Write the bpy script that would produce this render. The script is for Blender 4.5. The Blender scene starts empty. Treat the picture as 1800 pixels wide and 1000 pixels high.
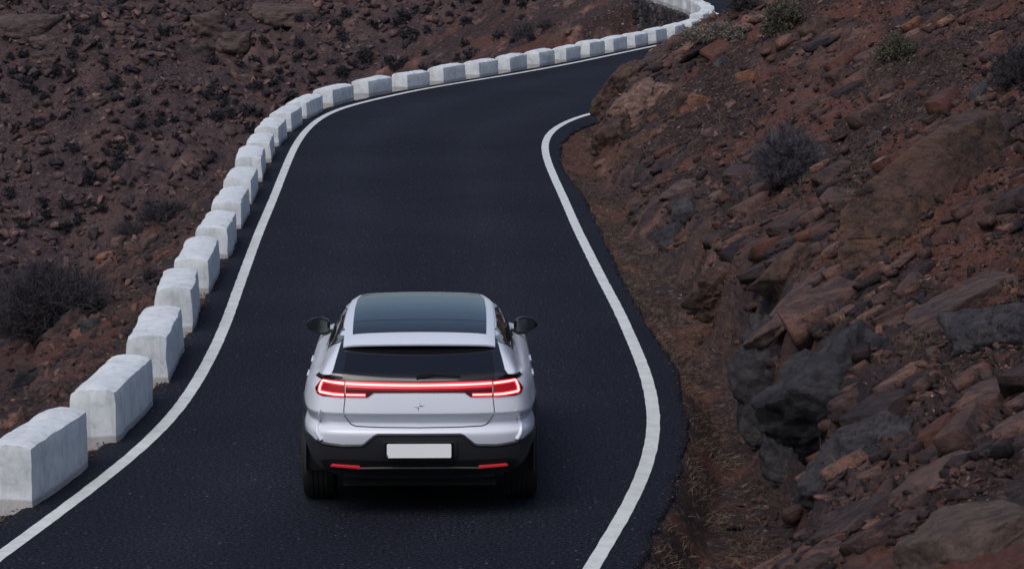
import bpy, bmesh, math, random
import numpy as np
from mathutils import Vector, Matrix
from mathutils.geometry import delaunay_2d_cdt
from mathutils.bvhtree import BVHTree

random.seed(7)
RNG = np.random.default_rng(11)
scene = bpy.context.scene
COL = scene.collection

# ------------------------------------------------------------------ camera
FPX = 5650.0; CAM_H = 5.49; PITCH = math.atan(800 / FPX)
cam_d = bpy.data.cameras.new('camera'); cam = bpy.data.objects.new('camera', cam_d)
COL.objects.link(cam)
cam_d.sensor_width = 36.0; cam_d.lens = FPX / 1800 * 36.0
cam_d.clip_start = 0.5; cam_d.clip_end = 3000
cam.location = (0, 0, CAM_H); cam.rotation_euler = (math.pi / 2 - PITCH, 0, 0)
scene.camera = cam

# ------------------------------------------------------------------ light
SUN_AZ = math.radians(208); SUN_EL = math.radians(55)
world = bpy.data.worlds.new('World'); scene.world = world; world.use_nodes = True
wn = world.node_tree.nodes; wl = world.node_tree.links
for n in list(wn): wn.remove(n)
sky = wn.new('ShaderNodeTexSky'); sky.sky_type = 'NISHITA'; sky.sun_disc = False
sky.sun_elevation = SUN_EL; sky.sun_rotation = SUN_AZ
sky.air_density = 1.0; sky.dust_density = 3.0; sky.ozone_density = 2.2
bg = wn.new('ShaderNodeBackground'); bg.inputs['Strength'].default_value = 0.115
wo = wn.new('ShaderNodeOutputWorld')
wl.new(sky.outputs['Color'], bg.inputs['Color']); wl.new(bg.outputs['Background'], wo.inputs['Surface'])
sd = bpy.data.lights.new('sun', 'SUN'); sd.energy = 1.3; sd.angle = math.radians(40); sd.color = (1.0, 0.98, 0.96)
sun = bpy.data.objects.new('sun', sd); COL.objects.link(sun)
sdir = Vector((math.sin(SUN_AZ) * math.cos(SUN_EL), math.cos(SUN_AZ) * math.cos(SUN_EL), math.sin(SUN_EL)))
sun.rotation_euler = sdir.to_track_quat('Z', 'Y').to_euler()
sun.location = (-20, -10, 40)
scene.view_settings.view_transform = 'Standard'; scene.view_settings.look = 'None'
scene.view_settings.gamma = 1.0; scene.view_settings.use_curve_mapping = False
scene.view_settings.exposure = 0.05
scene.cycles.max_bounces = 6

# ------------------------------------------------------------------ generic helpers
def tag(o, label=None, cat=None, group=None, kind=None):
    if label: o['label'] = label
    if cat: o['category'] = cat
    if group: o['group'] = group
    if kind: o['kind'] = kind
    return o

def mesh_np(name, V, F, mat=None, parent=None, smooth=True, attrs=None):
    """V (n,3) array, F list/array of faces (array => constant size)."""
    me = bpy.data.meshes.new(name)
    V = np.asarray(V, dtype=np.float32)
    if isinstance(F, np.ndarray):
        k = F.shape[1]; nf = F.shape[0]
        me.vertices.add(len(V)); me.vertices.foreach_set('co', V.ravel())
        me.loops.add(nf * k); me.loops.foreach_set('vertex_index', F.astype(np.int32).ravel())
        me.polygons.add(nf)
        me.polygons.foreach_set('loop_start', np.arange(0, nf * k, k, dtype=np.int32))
        me.update(calc_edges=True)
    else:
        me.from_pydata([tuple(v) for v in V], [], F); me.update()
    if smooth: me.polygons.foreach_set('use_smooth', np.ones(len(me.polygons), dtype=bool))
    if attrs:
        for an, data in attrs.items():
            a = me.color_attributes.new(an, 'FLOAT_COLOR', 'POINT')
            d = np.ones((len(V), 4), dtype=np.float32); d[:, :data.shape[1]] = data
            a.data.foreach_set('color', d.ravel())
    if mat: me.materials.append(mat)
    o = bpy.data.objects.new(name, me); COL.objects.link(o)
    if parent: o.parent = parent
    return o

def empty(name, loc=(0, 0, 0), rz=0):
    o = bpy.data.objects.new(name, None); COL.objects.link(o)
    o.location = loc; o.rotation_euler = (0, 0, rz); o.empty_display_size = 0.2
    return o

def grid_faces(nr, nc):
    i = np.arange(nr - 1)[:, None] * nc + np.arange(nc - 1)[None, :]
    return np.stack([i, i + 1, i + nc + 1, i + nc], -1).reshape(-1, 4)

# ------------------------------------------------------------------ noise
_P = np.random.default_rng(3).permutation(4096).astype(np.int64)
def _h(ix, iy, iz=0, s=0):
    a = _P[(ix + s * 131) & 4095]; a = _P[(a + iy) & 4095]; a = _P[(a + iz + s) & 4095]
    return a
def _u(h, k=0): return _P[(h + k * 977 + 13) & 4095] / 4095.0
def perlin2(x, y, s=0):
    ix = np.floor(x).astype(np.int64); iy = np.floor(y).astype(np.int64)
    fx = x - ix; fy = y - iy
    u = fx * fx * fx * (fx * (fx * 6 - 15) + 10); v = fy * fy * fy * (fy * (fy * 6 - 15) + 10)
    def g(dx, dy):
        a = _u(_h(ix + dx, iy + dy, 0, s)) * 2 * np.pi
        return np.cos(a) * (fx - dx) + np.sin(a) * (fy - dy)
    n0 = g(0, 0) * (1 - u) + g(1, 0) * u; n1 = g(0, 1) * (1 - u) + g(1, 1) * u
    return (n0 * (1 - v) + n1 * v) * 1.5
def fbm2(x, y, o=4, s=0, g=0.5):
    r = 0; a = 1.0; f = 1.0
    for k in range(o):
        r = r + a * perlin2(x * f + k * 17.3, y * f - k * 9.1, s + k); a *= g; f *= 2.03
    return r
def perlin3(x, y, z, s=0):
    ix = np.floor(x).astype(np.int64); iy = np.floor(y).astype(np.int64); iz = np.floor(z).astype(np.int64)
    fx, fy, fz = x - ix, y - iy, z - iz
    u, v, w = [f * f * (3 - 2 * f) for f in (fx, fy, fz)]
    def g(a, b, c): return _u(_h(ix + a, iy + b, iz + c, s)) * 2 - 1
    c00 = g(0,0,0)*(1-u)+g(1,0,0)*u; c10 = g(0,1,0)*(1-u)+g(1,1,0)*u
    c01 = g(0,0,1)*(1-u)+g(1,0,1)*u; c11 = g(0,1,1)*(1-u)+g(1,1,1)*u
    return (c00*(1-v)+c10*v)*(1-w) + (c01*(1-v)+c11*v)*w
def worley2(x, y, s=0):
    """F1, F2, cell hash, offset from the cell point"""
    ix = np.floor(x).astype(np.int64); iy = np.floor(y).astype(np.int64)
    f1 = np.full(x.shape, 9.0); f2 = np.full(x.shape, 9.0); hid = np.zeros(x.shape, dtype=np.int64)
    ox = np.zeros(x.shape); oy = np.zeros(x.shape)
    for a in (-1, 0, 1):
        for b in (-1, 0, 1):
            h = _h(ix + a, iy + b, 0, s)
            dx = x - (ix + a + _u(h, 1)); dy = y - (iy + b + _u(h, 2))
            d = dx * dx + dy * dy
            m = d < f1
            f2 = np.where(m, f1, np.minimum(f2, d))
            hid = np.where(m, h, hid); ox = np.where(m, dx, ox); oy = np.where(m, dy, oy); f1 = np.where(m, d, f1)
    return np.sqrt(f1), np.sqrt(f2), hid, ox, oy
def sstep(a, b, x):
    t = np.clip((x - a) / (b - a), 0, 1); return t * t * (3 - 2 * t)

# ------------------------------------------------------------------ materials
def nmat(name):
    m = bpy.data.materials.new(name); m.use_nodes = True
    nt = m.node_tree; b = nt.nodes['Principled BSDF']
    return m, nt, b
def lk(nt, a, b): nt.links.new(a, b)
def tex_noise(nt, vec, scale, detail=6, rough=0.6, dist=0.0):
    n = nt.nodes.new('ShaderNodeTexNoise'); n.inputs['Scale'].default_value = scale
    n.inputs['Detail'].default_value = detail; n.inputs['Roughness'].default_value = rough
    n.inputs['Distortion'].default_value = dist
    if vec is not None: lk(nt, vec, n.inputs['Vector'])
    return n.outputs['Fac']
def ramp(nt, fac, stops):
    r = nt.nodes.new('ShaderNodeValToRGB'); el = r.color_ramp.elements
    while len(el) < len(stops): el.new(0.5)
    for e, (p, c) in zip(el, stops):
        e.position = p; e.color = (c[0], c[1], c[2], 1) if not isinstance(c, (int, float)) else (c, c, c, 1)
    lk(nt, fac, r.inputs['Fac']); return r.outputs['Color']
def mixc(nt, fac, a, b, mode='MIX'):
    m = nt.nodes.new('ShaderNodeMix'); m.data_type = 'RGBA'; m.blend_type = mode
    if isinstance(fac, (int, float)): m.inputs[0].default_value = fac
    else: lk(nt, fac, m.inputs[0])
    for s, v in ((m.inputs[6], a), (m.inputs[7], b)):
        if isinstance(v, (tuple, list)): s.default_value = (v[0], v[1], v[2], 1)
        else: lk(nt, v, s)
    return m.outputs[2]
def math_n(nt, op, a, b=None):
    m = nt.nodes.new('ShaderNodeMath'); m.operation = op
    for i, v in enumerate((a, b)):
        if v is None: continue
        if isinstance(v, (int, float)): m.inputs[i].default_value = v
        else: lk(nt, v, m.inputs[i])
    return m.outputs[0]
def bump(nt, b, h, strength=0.5, dist=0.02, prev=None):
    n = nt.nodes.new('ShaderNodeBump'); n.inputs['Strength'].default_value = strength
    n.inputs['Distance'].default_value = dist
    lk(nt, h, n.inputs['Height'])
    if prev is not None: lk(nt, prev, n.inputs['Normal'])
    lk(nt, n.outputs['Normal'], b.inputs['Normal']); return n.outputs['Normal']
def objco(nt, scale=None):
    t = nt.nodes.new('ShaderNodeTexCoord'); v = t.outputs['Object']
    if scale:
        mp = nt.nodes.new('ShaderNodeMapping'); mp.inputs['Scale'].default_value = scale
        lk(nt, v, mp.inputs['Vector']); v = mp.outputs['Vector']
    return v
def posco(nt):
    return nt.nodes.new('ShaderNodeNewGeometry').outputs['Position']

def plain(name, col, rough=0.5, metal=0.0, coat=0.0, emit=None, es=0.0, var=0.0, spec=0.5):
    m, nt, b = nmat(name)
    b.inputs['Base Color'].default_value = (*col, 1); b.inputs['Roughness'].default_value = rough
    b.inputs['Metallic'].default_value = metal; b.inputs['Coat Weight'].default_value = coat
    b.inputs['Coat Roughness'].default_value = 0.04
    b.inputs['Specular IOR Level'].default_value = spec
    if emit:
        b.inputs['Emission Color'].default_value = (*emit, 1); b.inputs['Emission Strength'].default_value = es
    if var:
        f = tex_noise(nt, objco(nt), 30, 5)
        lk(nt, mixc(nt, f, tuple(c * (1 - var) for c in col), tuple(c * (1 + var) for c in col)), b.inputs['Base Color'])
        bump(nt, b, f, 0.15, 0.002)
    return m

def mat_asphalt():
    m, nt, b = nmat('asphalt')
    p = posco(nt)
    big = tex_noise(nt, p, 0.35, 5, 0.6)
    fine = tex_noise(nt, p, 34, 3, 0.75)
    mid = tex_noise(nt, p, 6, 6, 0.7)
    vo = nt.nodes.new('ShaderNodeTexVoronoi'); vo.inputs['Scale'].default_value = 26; lk(nt, p, vo.inputs['Vector'])
    base = ramp(nt, big, [(0.3, (0.0076, 0.0086, 0.0148)), (0.7, (0.0132, 0.0146, 0.0225))])
    base = mixc(nt, math_n(nt, 'MULTIPLY', mid, 0.6), base, (0.0068, 0.0080, 0.0142))
    at = nt.nodes.new('ShaderNodeAttribute'); at.attribute_name = 'tone'
    wt = math_n(nt, 'MULTIPLY', at.outputs['Fac'], ramp(nt, big, [(0.3, 0.15), (0.65, 0.6)]))
    base = mixc(nt, wt, base, (0.0165, 0.0185, 0.0275))
    agg = ramp(nt, fine, [(0.36, 0.15), (0.48, 0.75), (0.58, 2.0), (0.70, 6.0)])
    base = mixc(nt, 0.85, base, agg, 'MULTIPLY')
    sp = ramp(nt, vo.outputs['Color'], [(0.0, 0.0), (0.86, 0.0), (0.95, 1.0)])
    spd = ramp(nt, vo.outputs['Distance'], [(0.16, 1.0), (0.36, 0.0)])
    f = math_n(nt, 'MULTIPLY', sp, spd)
    base = mixc(nt, math_n(nt, 'MULTIPLY', f, 0.9), base, (0.20, 0.20, 0.21))
    lk(nt, base, b.inputs['Base Color'])
    b.inputs['Roughness'].default_value = 0.88; b.inputs['Specular IOR Level'].default_value = 0.12
    bump(nt, b, fine, 0.8, 0.010)
    return m
def mat_line():
    m, nt, b = nmat('road_paint')
    p = posco(nt)
    n = tex_noise(nt, p, 60, 4, 0.7); n2 = tex_noise(nt, p, 5, 6, 0.7)
    c = ramp(nt, n2, [(0.3, (0.50, 0.52, 0.50)), (0.6, (0.66, 0.68, 0.66))])
    w = ramp(nt, n, [(0.30, 0.0), (0.41, 1.0)])
    c = mixc(nt, w, (0.20, 0.20, 0.20), c)
    lk(nt, c, b.inputs['Base Color']); b.inputs['Roughness'].default_value = 0.7
    bump(nt, b, n, 0.4, 0.004)
    return m
def mat_block():
    m, nt, b = nmat('whitewash')
    p = posco(nt); o = objco(nt)
    n1 = tex_noise(nt, p, 7, 8, 0.7, 0.3); n2 = tex_noise(nt, p, 45, 4, 0.7); n3 = tex_noise(nt, p, 1.8, 4, 0.6)
    c = ramp(nt, n1, [(0.30, (0.43, 0.46, 0.48)), (0.46, (0.62, 0.65, 0.66)), (0.65, (0.72, 0.745, 0.755))])
    c = mixc(nt, ramp(nt, n3, [(0.50, 0.0), (0.72, 0.35)]), c, (0.44, 0.45, 0.48))
    mpv = nt.nodes.new('ShaderNodeMapping'); mpv.inputs['Scale'].default_value = (9, 9, 1.1); lk(nt, p, mpv.inputs['Vector'])
    n5 = tex_noise(nt, mpv.outputs['Vector'], 1.0, 6, 0.7)
    c = mixc(nt, ramp(nt, n5, [(0.54, 0.0), (0.70, 0.55)]), c, (0.36, 0.37, 0.39))
    chips = ramp(nt, n2, [(0.26, 1.0), (0.33, 0.0)])
    c = mixc(nt, math_n(nt, 'MULTIPLY', chips, 0.5), c, (0.30, 0.27, 0.25))
    sx = nt.nodes.new('ShaderNodeSeparateXYZ'); lk(nt, p, sx.inputs[0])
    low = nt.nodes.new('ShaderNodeMapRange'); low.inputs['From Min'].default_value = 0.02; low.inputs['From Max'].default_value = 0.0
    lk(nt, math_n(nt, 'ADD', sx.outputs['Z'], math_n(nt, 'MULTIPLY', n1, -0.09)), low.inputs['Value'])
    c = mixc(nt, math_n(nt, 'MULTIPLY', low.outputs[0], 0.55), c, (0.22, 0.16, 0.13))
    lk(nt, c, b.inputs['Base Color']); b.inputs['Roughness'].default_value = 0.85
    nb = bump(nt, b, n1, 0.35, 0.02); bump(nt, b, n2, 0.35, 0.006, nb)
    return m

def voro(nt, vec, scale, feature='F1'):
    v = nt.nodes.new('ShaderNodeTexVoronoi'); v.feature = feature; v.inputs['Scale'].default_value = scale
    lk(nt, vec, v.inputs['Vector']); return v
def mat_rock(name, pal, fine=1.0, attr=True, strat=True, soil=True):
    """pal: dict of dark, mid, warm, pale.  Vertex attribute 'tone': r = random per rock, g = bare rock, b = warm patch"""
    m, nt, b = nmat(name)
    p = posco(nt)
    mp = nt.nodes.new('ShaderNodeMapping'); mp.inputs['Rotation'].default_value = (0, math.radians(-24), math.radians(46))
    mp.inputs['Scale'].default_value = (0.55, 1.3, 1.5); lk(nt, p, mp.inputs['Vector'])
    st = mp.outputs['Vector'] if strat else p
    n1 = tex_noise(nt, st, 2.0 * fine, 9, 0.68, 0.5)
    n2 = tex_noise(nt, st, 10 * fine, 8, 0.75, 0.2)
    n3 = tex_noise(nt, p, 42 * fine, 5, 0.75)
    n4 = tex_noise(nt, p, 0.9 * fine, 5, 0.6)
    c = ramp(nt, n1, [(0.30, pal['dark']), (0.44, pal['mid']), (0.60, pal['warm']), (0.74, pal['mid'])])
    c = mixc(nt, ramp(nt, n2, [(0.44, 0.0), (0.62, 0.85)]), c, pal['dark'])
    c = mixc(nt, ramp(nt, n4, [(0.52, 0.0), (0.70, 0.65)]), c, pal['warm'])
    pl = math_n(nt, 'MULTIPLY', ramp(nt, n3, [(0.56, 0.0), (0.70, 1.0)]), ramp(nt, n1, [(0.40, 0.15), (0.60, 0.9)]))
    c = mixc(nt, pl, c, pal['pale'])
    hgt = n2
    if not attr:                                    # hairline cracks on the big boulders
        ds = nt.nodes.new('ShaderNodeVectorMath'); ds.operation = 'ADD'; lk(nt, st, ds.inputs[0])
        nz0 = nt.nodes.new('ShaderNodeTexNoise'); nz0.inputs['Scale'].default_value = 3.0 * fine; lk(nt, p, nz0.inputs['Vector'])
        s0_ = nt.nodes.new('ShaderNodeVectorMath'); s0_.operation = 'SCALE'; s0_.inputs['Scale'].default_value = 0.5 / fine; lk(nt, nz0.outputs['Color'], s0_.inputs[0]); lk(nt, s0_.outputs[0], ds.inputs[1])
        ck = voro(nt, ds.outputs[0], 1.6 * fine, 'DISTANCE_TO_EDGE'); ckf = ramp(nt, ck.outputs['Distance'], [(0.0, 1.0), (0.018, 0.0)])
        ckf = math_n(nt, 'MULTIPLY', ckf, ramp(nt, n4, [(0.48, 0.0), (0.62, 0.7)]))
        c = mixc(nt, ckf, c, pal['dark'])
    if attr:
        at = nt.nodes.new('ShaderNodeAttribute'); at.attribute_name = 'tone'
        sp = nt.nodes.new('ShaderNodeSeparateColor'); lk(nt, at.outputs['Color'], sp.inputs[0])
        r, g, bl = sp.outputs[0], sp.outputs[1], sp.outputs[2]
        tint = ramp(nt, r, [(0.0, (0.34, 0.37, 0.46)), (0.4, (0.78, 0.77, 0.83)), (0.75, (1.3, 1.15, 1.08)), (1.0, (2.4, 2.05, 1.8))])
        c = mixc(nt, 1.0, c, tint, 'MULTIPLY')
        if soil:
            # soil: a litter of small angular stones, each its own colour
            dp = nt.nodes.new('ShaderNodeVectorMath'); dp.operation = 'ADD'; lk(nt, p, dp.inputs[0])
            nz = nt.nodes.new('ShaderNodeTexNoise'); nz.inputs['Scale'].default_value = 20 * fine; lk(nt, p, nz.inputs['Vector'])
            sc_ = nt.nodes.new('ShaderNodeVectorMath'); sc_.operation = 'SCALE'; sc_.inputs['Scale'].default_value = 0.05 / fine; lk(nt, nz.outputs['Color'], sc_.inputs[0]); lk(nt, sc_.outputs[0], dp.inputs[1])
            v1 = voro(nt, dp.outputs[0], 13 * fine); v2 = voro(nt, dp.outputs[0], 31 * fine)
            s1 = nt.nodes.new('ShaderNodeSeparateColor'); lk(nt, v1.outputs['Color'], s1.inputs[0]); s2 = nt.nodes.new('ShaderNodeSeparateColor'); lk(nt, v2.outputs['Color'], s2.inputs[0])
            s0, s1c = pal['soil']
            def stones_col(val): return ramp(nt, val, [(0.0, s0), (0.35, tuple(0.6 * a for a in s1c)), (0.65, s1c), (0.86, pal['mid']), (0.94, pal['warm']), (1.0, pal['pale'])])
            g1 = stones_col(s1.outputs[0]); g2 = stones_col(s2.outputs[0])
            pick = ramp(nt, s1.outputs[1], [(0.45, 0.0), (0.55, 1.0)])
            soil_c = mixc(nt, pick, g2, g1)
            edge1 = ramp(nt, v1.outputs['Distance'], [(0.30, 0.0), (0.62, 0.8)]); edge2 = ramp(nt, v2.outputs['Distance'], [(0.30, 0.0), (0.62, 0.7)])
            soil_c = mixc(nt, mixc(nt, pick, edge2, edge1), soil_c, s0)
            c = mixc(nt, math_n(nt, 'MULTIPLY', g, 0.92), soil_c, c)
            hg = math_n(nt, 'MULTIPLY', mixc(nt, pick, edge2, edge1), -0.7)
            inv = math_n(nt, 'SUBTRACT', 1.0, g)
            hgt = math_n(nt, 'ADD', hgt, math_n(nt, 'MULTIPLY', hg, inv))
        c = mixc(nt, math_n(nt, 'MULTIPLY', math_n(nt, 'MULTIPLY', bl, ramp(nt, n2, [(0.35, 1.0), (0.62, 0.35)])), 0.95), c, pal['patch'])
    lk(nt, c, b.inputs['Base Color'])
    b.inputs['Roughness'].default_value = 0.8; b.inputs['Specular IOR Level'].default_value = 0.3
    nb = bump(nt, b, hgt, 1.0, 0.06 / fine); bump(nt, b, n3, 1.0, 0.020 / fine, nb)
    return m
PAL = dict(dark=(0.014, 0.013, 0.017), mid=(0.082, 0.054, 0.053), warm=(0.152, 0.086, 0.068), pale=(0.32, 0.255, 0.215),
           soil=((0.018, 0.011, 0.012), (0.122, 0.066, 0.056)), patch=(0.190, 0.072, 0.048))
PALF = dict(dark=(0.022, 0.018, 0.025), mid=(0.102, 0.070, 0.073), warm=(0.148, 0.096, 0.089), pale=(0.27, 0.21, 0.19),
            soil=((0.038, 0.025, 0.029), (0.130, 0.081, 0.080)), patch=(0.150, 0.082, 0.070))
M = {}
M['asphalt'] = mat_asphalt(); M['line'] = mat_line(); M['block'] = mat_block()
M['rock'] = mat_rock('hill_rock', PAL)
M['rock_far'] = mat_rock('valley_rock', PALF, fine=0.4)
M['stone'] = mat_rock('loose_stone', PAL, strat=False, fine=1.6, soil=False)
M['stone_far'] = mat_rock('valley_stone', PALF, strat=False, fine=0.6, soil=False)
def var_mat(name, cols, rough=0.8, scale=3.0):
    m, nt, b = nmat(name)
    n = tex_noise(nt, posco(nt), scale, 4, 0.7)
    k = len(cols); lk(nt, ramp(nt, n, [(0.3 + 0.4 * i / max(1, k - 1), c) for i, c in enumerate(cols)]), b.inputs['Base Color'])
    b.inputs['Roughness'].default_value = rough; b.inputs['Specular IOR Level'].default_value = 0.2
    return m
M['grass'] = var_mat('dry_grass', [(0.050, 0.033, 0.027), (0.115, 0.078, 0.058), (0.23, 0.17, 0.12)], scale=3.0)
M['twig'] = var_mat('grey_twig', [(0.045, 0.042, 0.052), (0.085, 0.079, 0.092), (0.13, 0.12, 0.13)], scale=9)
M['twig_dark'] = var_mat('dark_twig', [(0.034, 0.030, 0.036), (0.068, 0.060, 0.067)], scale=9)
M['leaf_olive'] = var_mat('olive_leaf', [(0.046, 0.041, 0.030), (0.088, 0.079, 0.055), (0.14, 0.126, 0.092)], scale=9)
M['leaf_far'] = var_mat('far_leaf', [(0.018, 0.019, 0.027), (0.044, 0.043, 0.052)], scale=3)
M['lichen'] = var_mat('pale_scrub', [(0.085, 0.070, 0.056), (0.17, 0.145, 0.118), (0.25, 0.215, 0.17)], scale=12)

# ------------------------------------------------------------------ road plan (metres, camera over the origin, road at z = 0)
LL = np.array([(-5.2, 8), (-4.75, 18), (-4.12, 22.6), (-3.89, 24.1), (-3.76, 25.05), (-3.6, 26.1), (-3.44, 27.3), (-3.29, 28.6), (-3.19, 30.09), (-3.16, 31.67), (-3.17, 33.8), (-3.22, 36.01), (-3.3, 38.28), (-3.38, 40.75), (-3.48, 43.91), (-3.58, 47.9), (-3.68, 51.35), (-3.79, 55.82), (-3.79, 58.92), (-3.68, 61.51), (-3.43, 63.53), (-3.07, 64.97), (-2.58, 66.5), (-2.2, 67.66), (-1.63, 69.10), (-0.84, 70.81), (0.0, 72.63), (1.24, 75.60), (2.67, 79.53), (4.14, 83.6), (4.70, 85.4), (5.55, 88.6), (6.15, 92.0), (6.25, 95.0), (5.9, 99.5), (5.1, 106), (3.6, 116), (1.0, 130)])
RL = np.array([(-1.2, 8), (-0.5, 18), (0.45, 22.7), (0.62, 23.73), (0.78, 24.74), (0.92, 25.57), (1.05, 26.52), (1.17, 27.47), (1.26, 28.49), (1.32, 29.33), (1.35, 30.27), (1.365, 31.48), (1.35, 32.81), (1.30, 34.5), (1.23, 36.62), (1.13, 38.77), (1.02, 41.41), (0.90, 44.36), (0.78, 47.9), (0.66, 51.26), (0.585, 53.87), (0.575, 56.03), (0.66, 58.03), (0.87, 59.84), (1.25, 61.63), (1.68, 62.89), (2.45, 65.0), (4.0, 69.4), (5.4, 73.8), (8.2, 82.1), (9.6, 88), (10.4, 94), (10.3, 100), (9.5, 107), (8.0, 117), (5.4, 131)])
ED = np.array([(-0.7, 8), (0.0, 18), (0.83, 22.7), (0.98, 23.67), (1.12, 24.86), (1.3, 26.04), (1.46, 27.47), (1.58, 28.66), (1.65, 29.88), (1.69, 31.88), (1.66, 33.35), (1.54, 35.22), (1.40, 38.28), (1.31, 41.3), (1.21, 44.55), (1.12, 47.24), (1.02, 49.45), (0.86, 51.8), (0.82, 54.44), (0.94, 57.07), (1.2, 59.15), (1.56, 60.5), (2.1, 62.6), (2.85, 65.0), (4.4, 69.2), (5.8, 73.6), (8.6, 82.0), (10.0, 88), (10.8, 94), (10.7, 100), (9.9, 107), (8.4, 117), (5.8, 131)])
def resample(P, step):
    d = np.r_[0, np.cumsum(np.linalg.norm(np.diff(P, axis=0), axis=1))]
    # Catmull-Rom through the points
    n = len(P); T = np.zeros_like(P)
    T[1:-1] = (P[2:] - P[:-2]) / (d[2:] - d[:-2])[:, None]; T[0] = (P[1] - P[0]) / d[1]; T[-1] = (P[-1] - P[-2]) / (d[-1] - d[-2])
    s = np.arange(0, d[-1], step); k = np.clip(np.searchsorted(d, s, 'right') - 1, 0, n - 2)
    hh = (d[k + 1] - d[k]); t = ((s - d[k]) / hh)[:, None]; hh = hh[:, None]
    out = (2*t**3 - 3*t**2 + 1) * P[k] + (t**3 - 2*t**2 + t) * hh * T[k] + (-2*t**3 + 3*t**2) * P[k+1] + (t**3 - t**2) * hh * T[k+1]
    return out
def smooth_poly(P, it=6):
    P = P.copy()
    for _ in range(it): P[1:-1] = 0.25 * P[:-2] + 0.5 * P[1:-1] + 0.25 * P[2:]
    return P
LLs = smooth_poly(resample(LL, 0.25), 30); RLs = smooth_poly(resample(RL, 0.25), 16); EDs = smooth_poly(resample(ED, 0.25), 4)
def normals2(P):
    t = np.gradient(P, axis=0); t /= np.linalg.norm(t, axis=1)[:, None]
    return np.stack([t[:, 1], -t[:, 0]], 1)      # points to the right of travel
LN = normals2(LLs)
ASPH_L = LLs - LN * 0.34                          # asphalt's left edge, under the blocks' road side
def XL(y): return np.interp(y, ASPH_L[:, 1], ASPH_L[:, 0])
def XR(y): return np.interp(y, EDs[:, 1], EDs[:, 0])

# ------------------------------------------------------------------ asphalt and lines
def build_road():
    ys = np.concatenate([np.arange(8.5, 64, 0.06), np.arange(64, 129, 0.12)])
    l = XL(ys) + 0.035 * fbm2(ys * 1.7, ys * 0 + 3.3, 4, 5) - 0.03
    r = XR(ys) + 0.035 * fbm2(ys * 2.1, ys * 0 + 7.7, 4, 9)
    fr = np.r_[0, np.linspace(0.012, 0.988, 20), 1]
    X = l[:, None] * (1 - fr) + r[:, None] * fr
    Y = np.repeat(ys[:, None], len(fr), 1)
    Z = np.zeros_like(X)
    Z[:, 0] = -0.012; Z[:, -1] = -0.012
    # broken outer face of the asphalt mat
    Xe = np.c_[X[:, :1] - 0.02, X, X[:, -1:] + 0.025]; Ye = np.c_[Y[:, :1], Y, Y[:, -1:]]; Ze = np.c_[Z[:, :1] - 0.16, Z, Z[:, -1:] - 0.22]
    V = np.stack([Xe, Ye, Ze], -1).reshape(-1, 3)
    fr2 = np.r_[0, fr, 1]; tr = np.exp(-((fr2 - 0.31) / 0.085) ** 2) + np.exp(-((fr2 - 0.69) / 0.085) ** 2)
    at = np.repeat(tr[None, :], len(ys), 0).reshape(-1, 1)
    o = mesh_np('road', V, grid_faces(len(ys), Xe.shape[1]), M['asphalt'], attrs={'tone': np.c_[at, at, at]})
    tag(o, kind='structure')
    return o
road = build_road()
def build_line(P, w, seed, name='edge_line'):
    P = smooth_poly(resample(P, 0.05), 20); N = normals2(P)
    s = np.arange(len(P)) * 0.05
    a = w / 2 + 0.004 * fbm2(s * 3.0, s * 0 + seed, 4, 2); b = w / 2 + 0.004 * fbm2(s * 3.0, s * 0 + seed + 5, 4, 4)
    A = P - N * a[:, None]; B = P + N * b[:, None]
    V = np.zeros((len(P), 2, 3)); V[:, 0, :2] = A; V[:, 1, :2] = B; V[:, :, 2] = 0.004
    return mesh_np(name, V.reshape(-1, 3), grid_faces(len(P), 2), M['line'], road)
build_line(LLs[(LLs[:, 1] > 9)], 0.125, 1)
build_line(RLs[(RLs[:, 1] > 9)], 0.125, 2)

# ------------------------------------------------------------------ terrain height functions
DS = np.array([0.70, 0.714])                      # strike of the strata in plan
def facets(x, y, size, aspect, seed, tilt=1.0):
    """broken slabs: every cell its own height and tilt; cells drawn out along the strike"""
    wx = x + 0.35 * size * fbm2(x / size * 0.8, y / size * 0.8, 2, seed + 40); wy = y + 0.35 * size * fbm2(x / size * 0.8 + 9, y / size * 0.8, 2, seed + 41)
    a = (wx * DS[0] + wy * DS[1]) / (size * aspect); n = (wx * DS[1] - wy * DS[0]) / size
    f1, f2, h, oa, on = worley2(a, n, seed)
    val = (_u(h, 5) - 0.5) + tilt * (oa * (_u(h, 6) - 0.5) + on * (_u(h, 7) - 0.75))
    crack = sstep(0.0, 0.10, f2 - f1)
    return val, crack, _u(h, 8)

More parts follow.
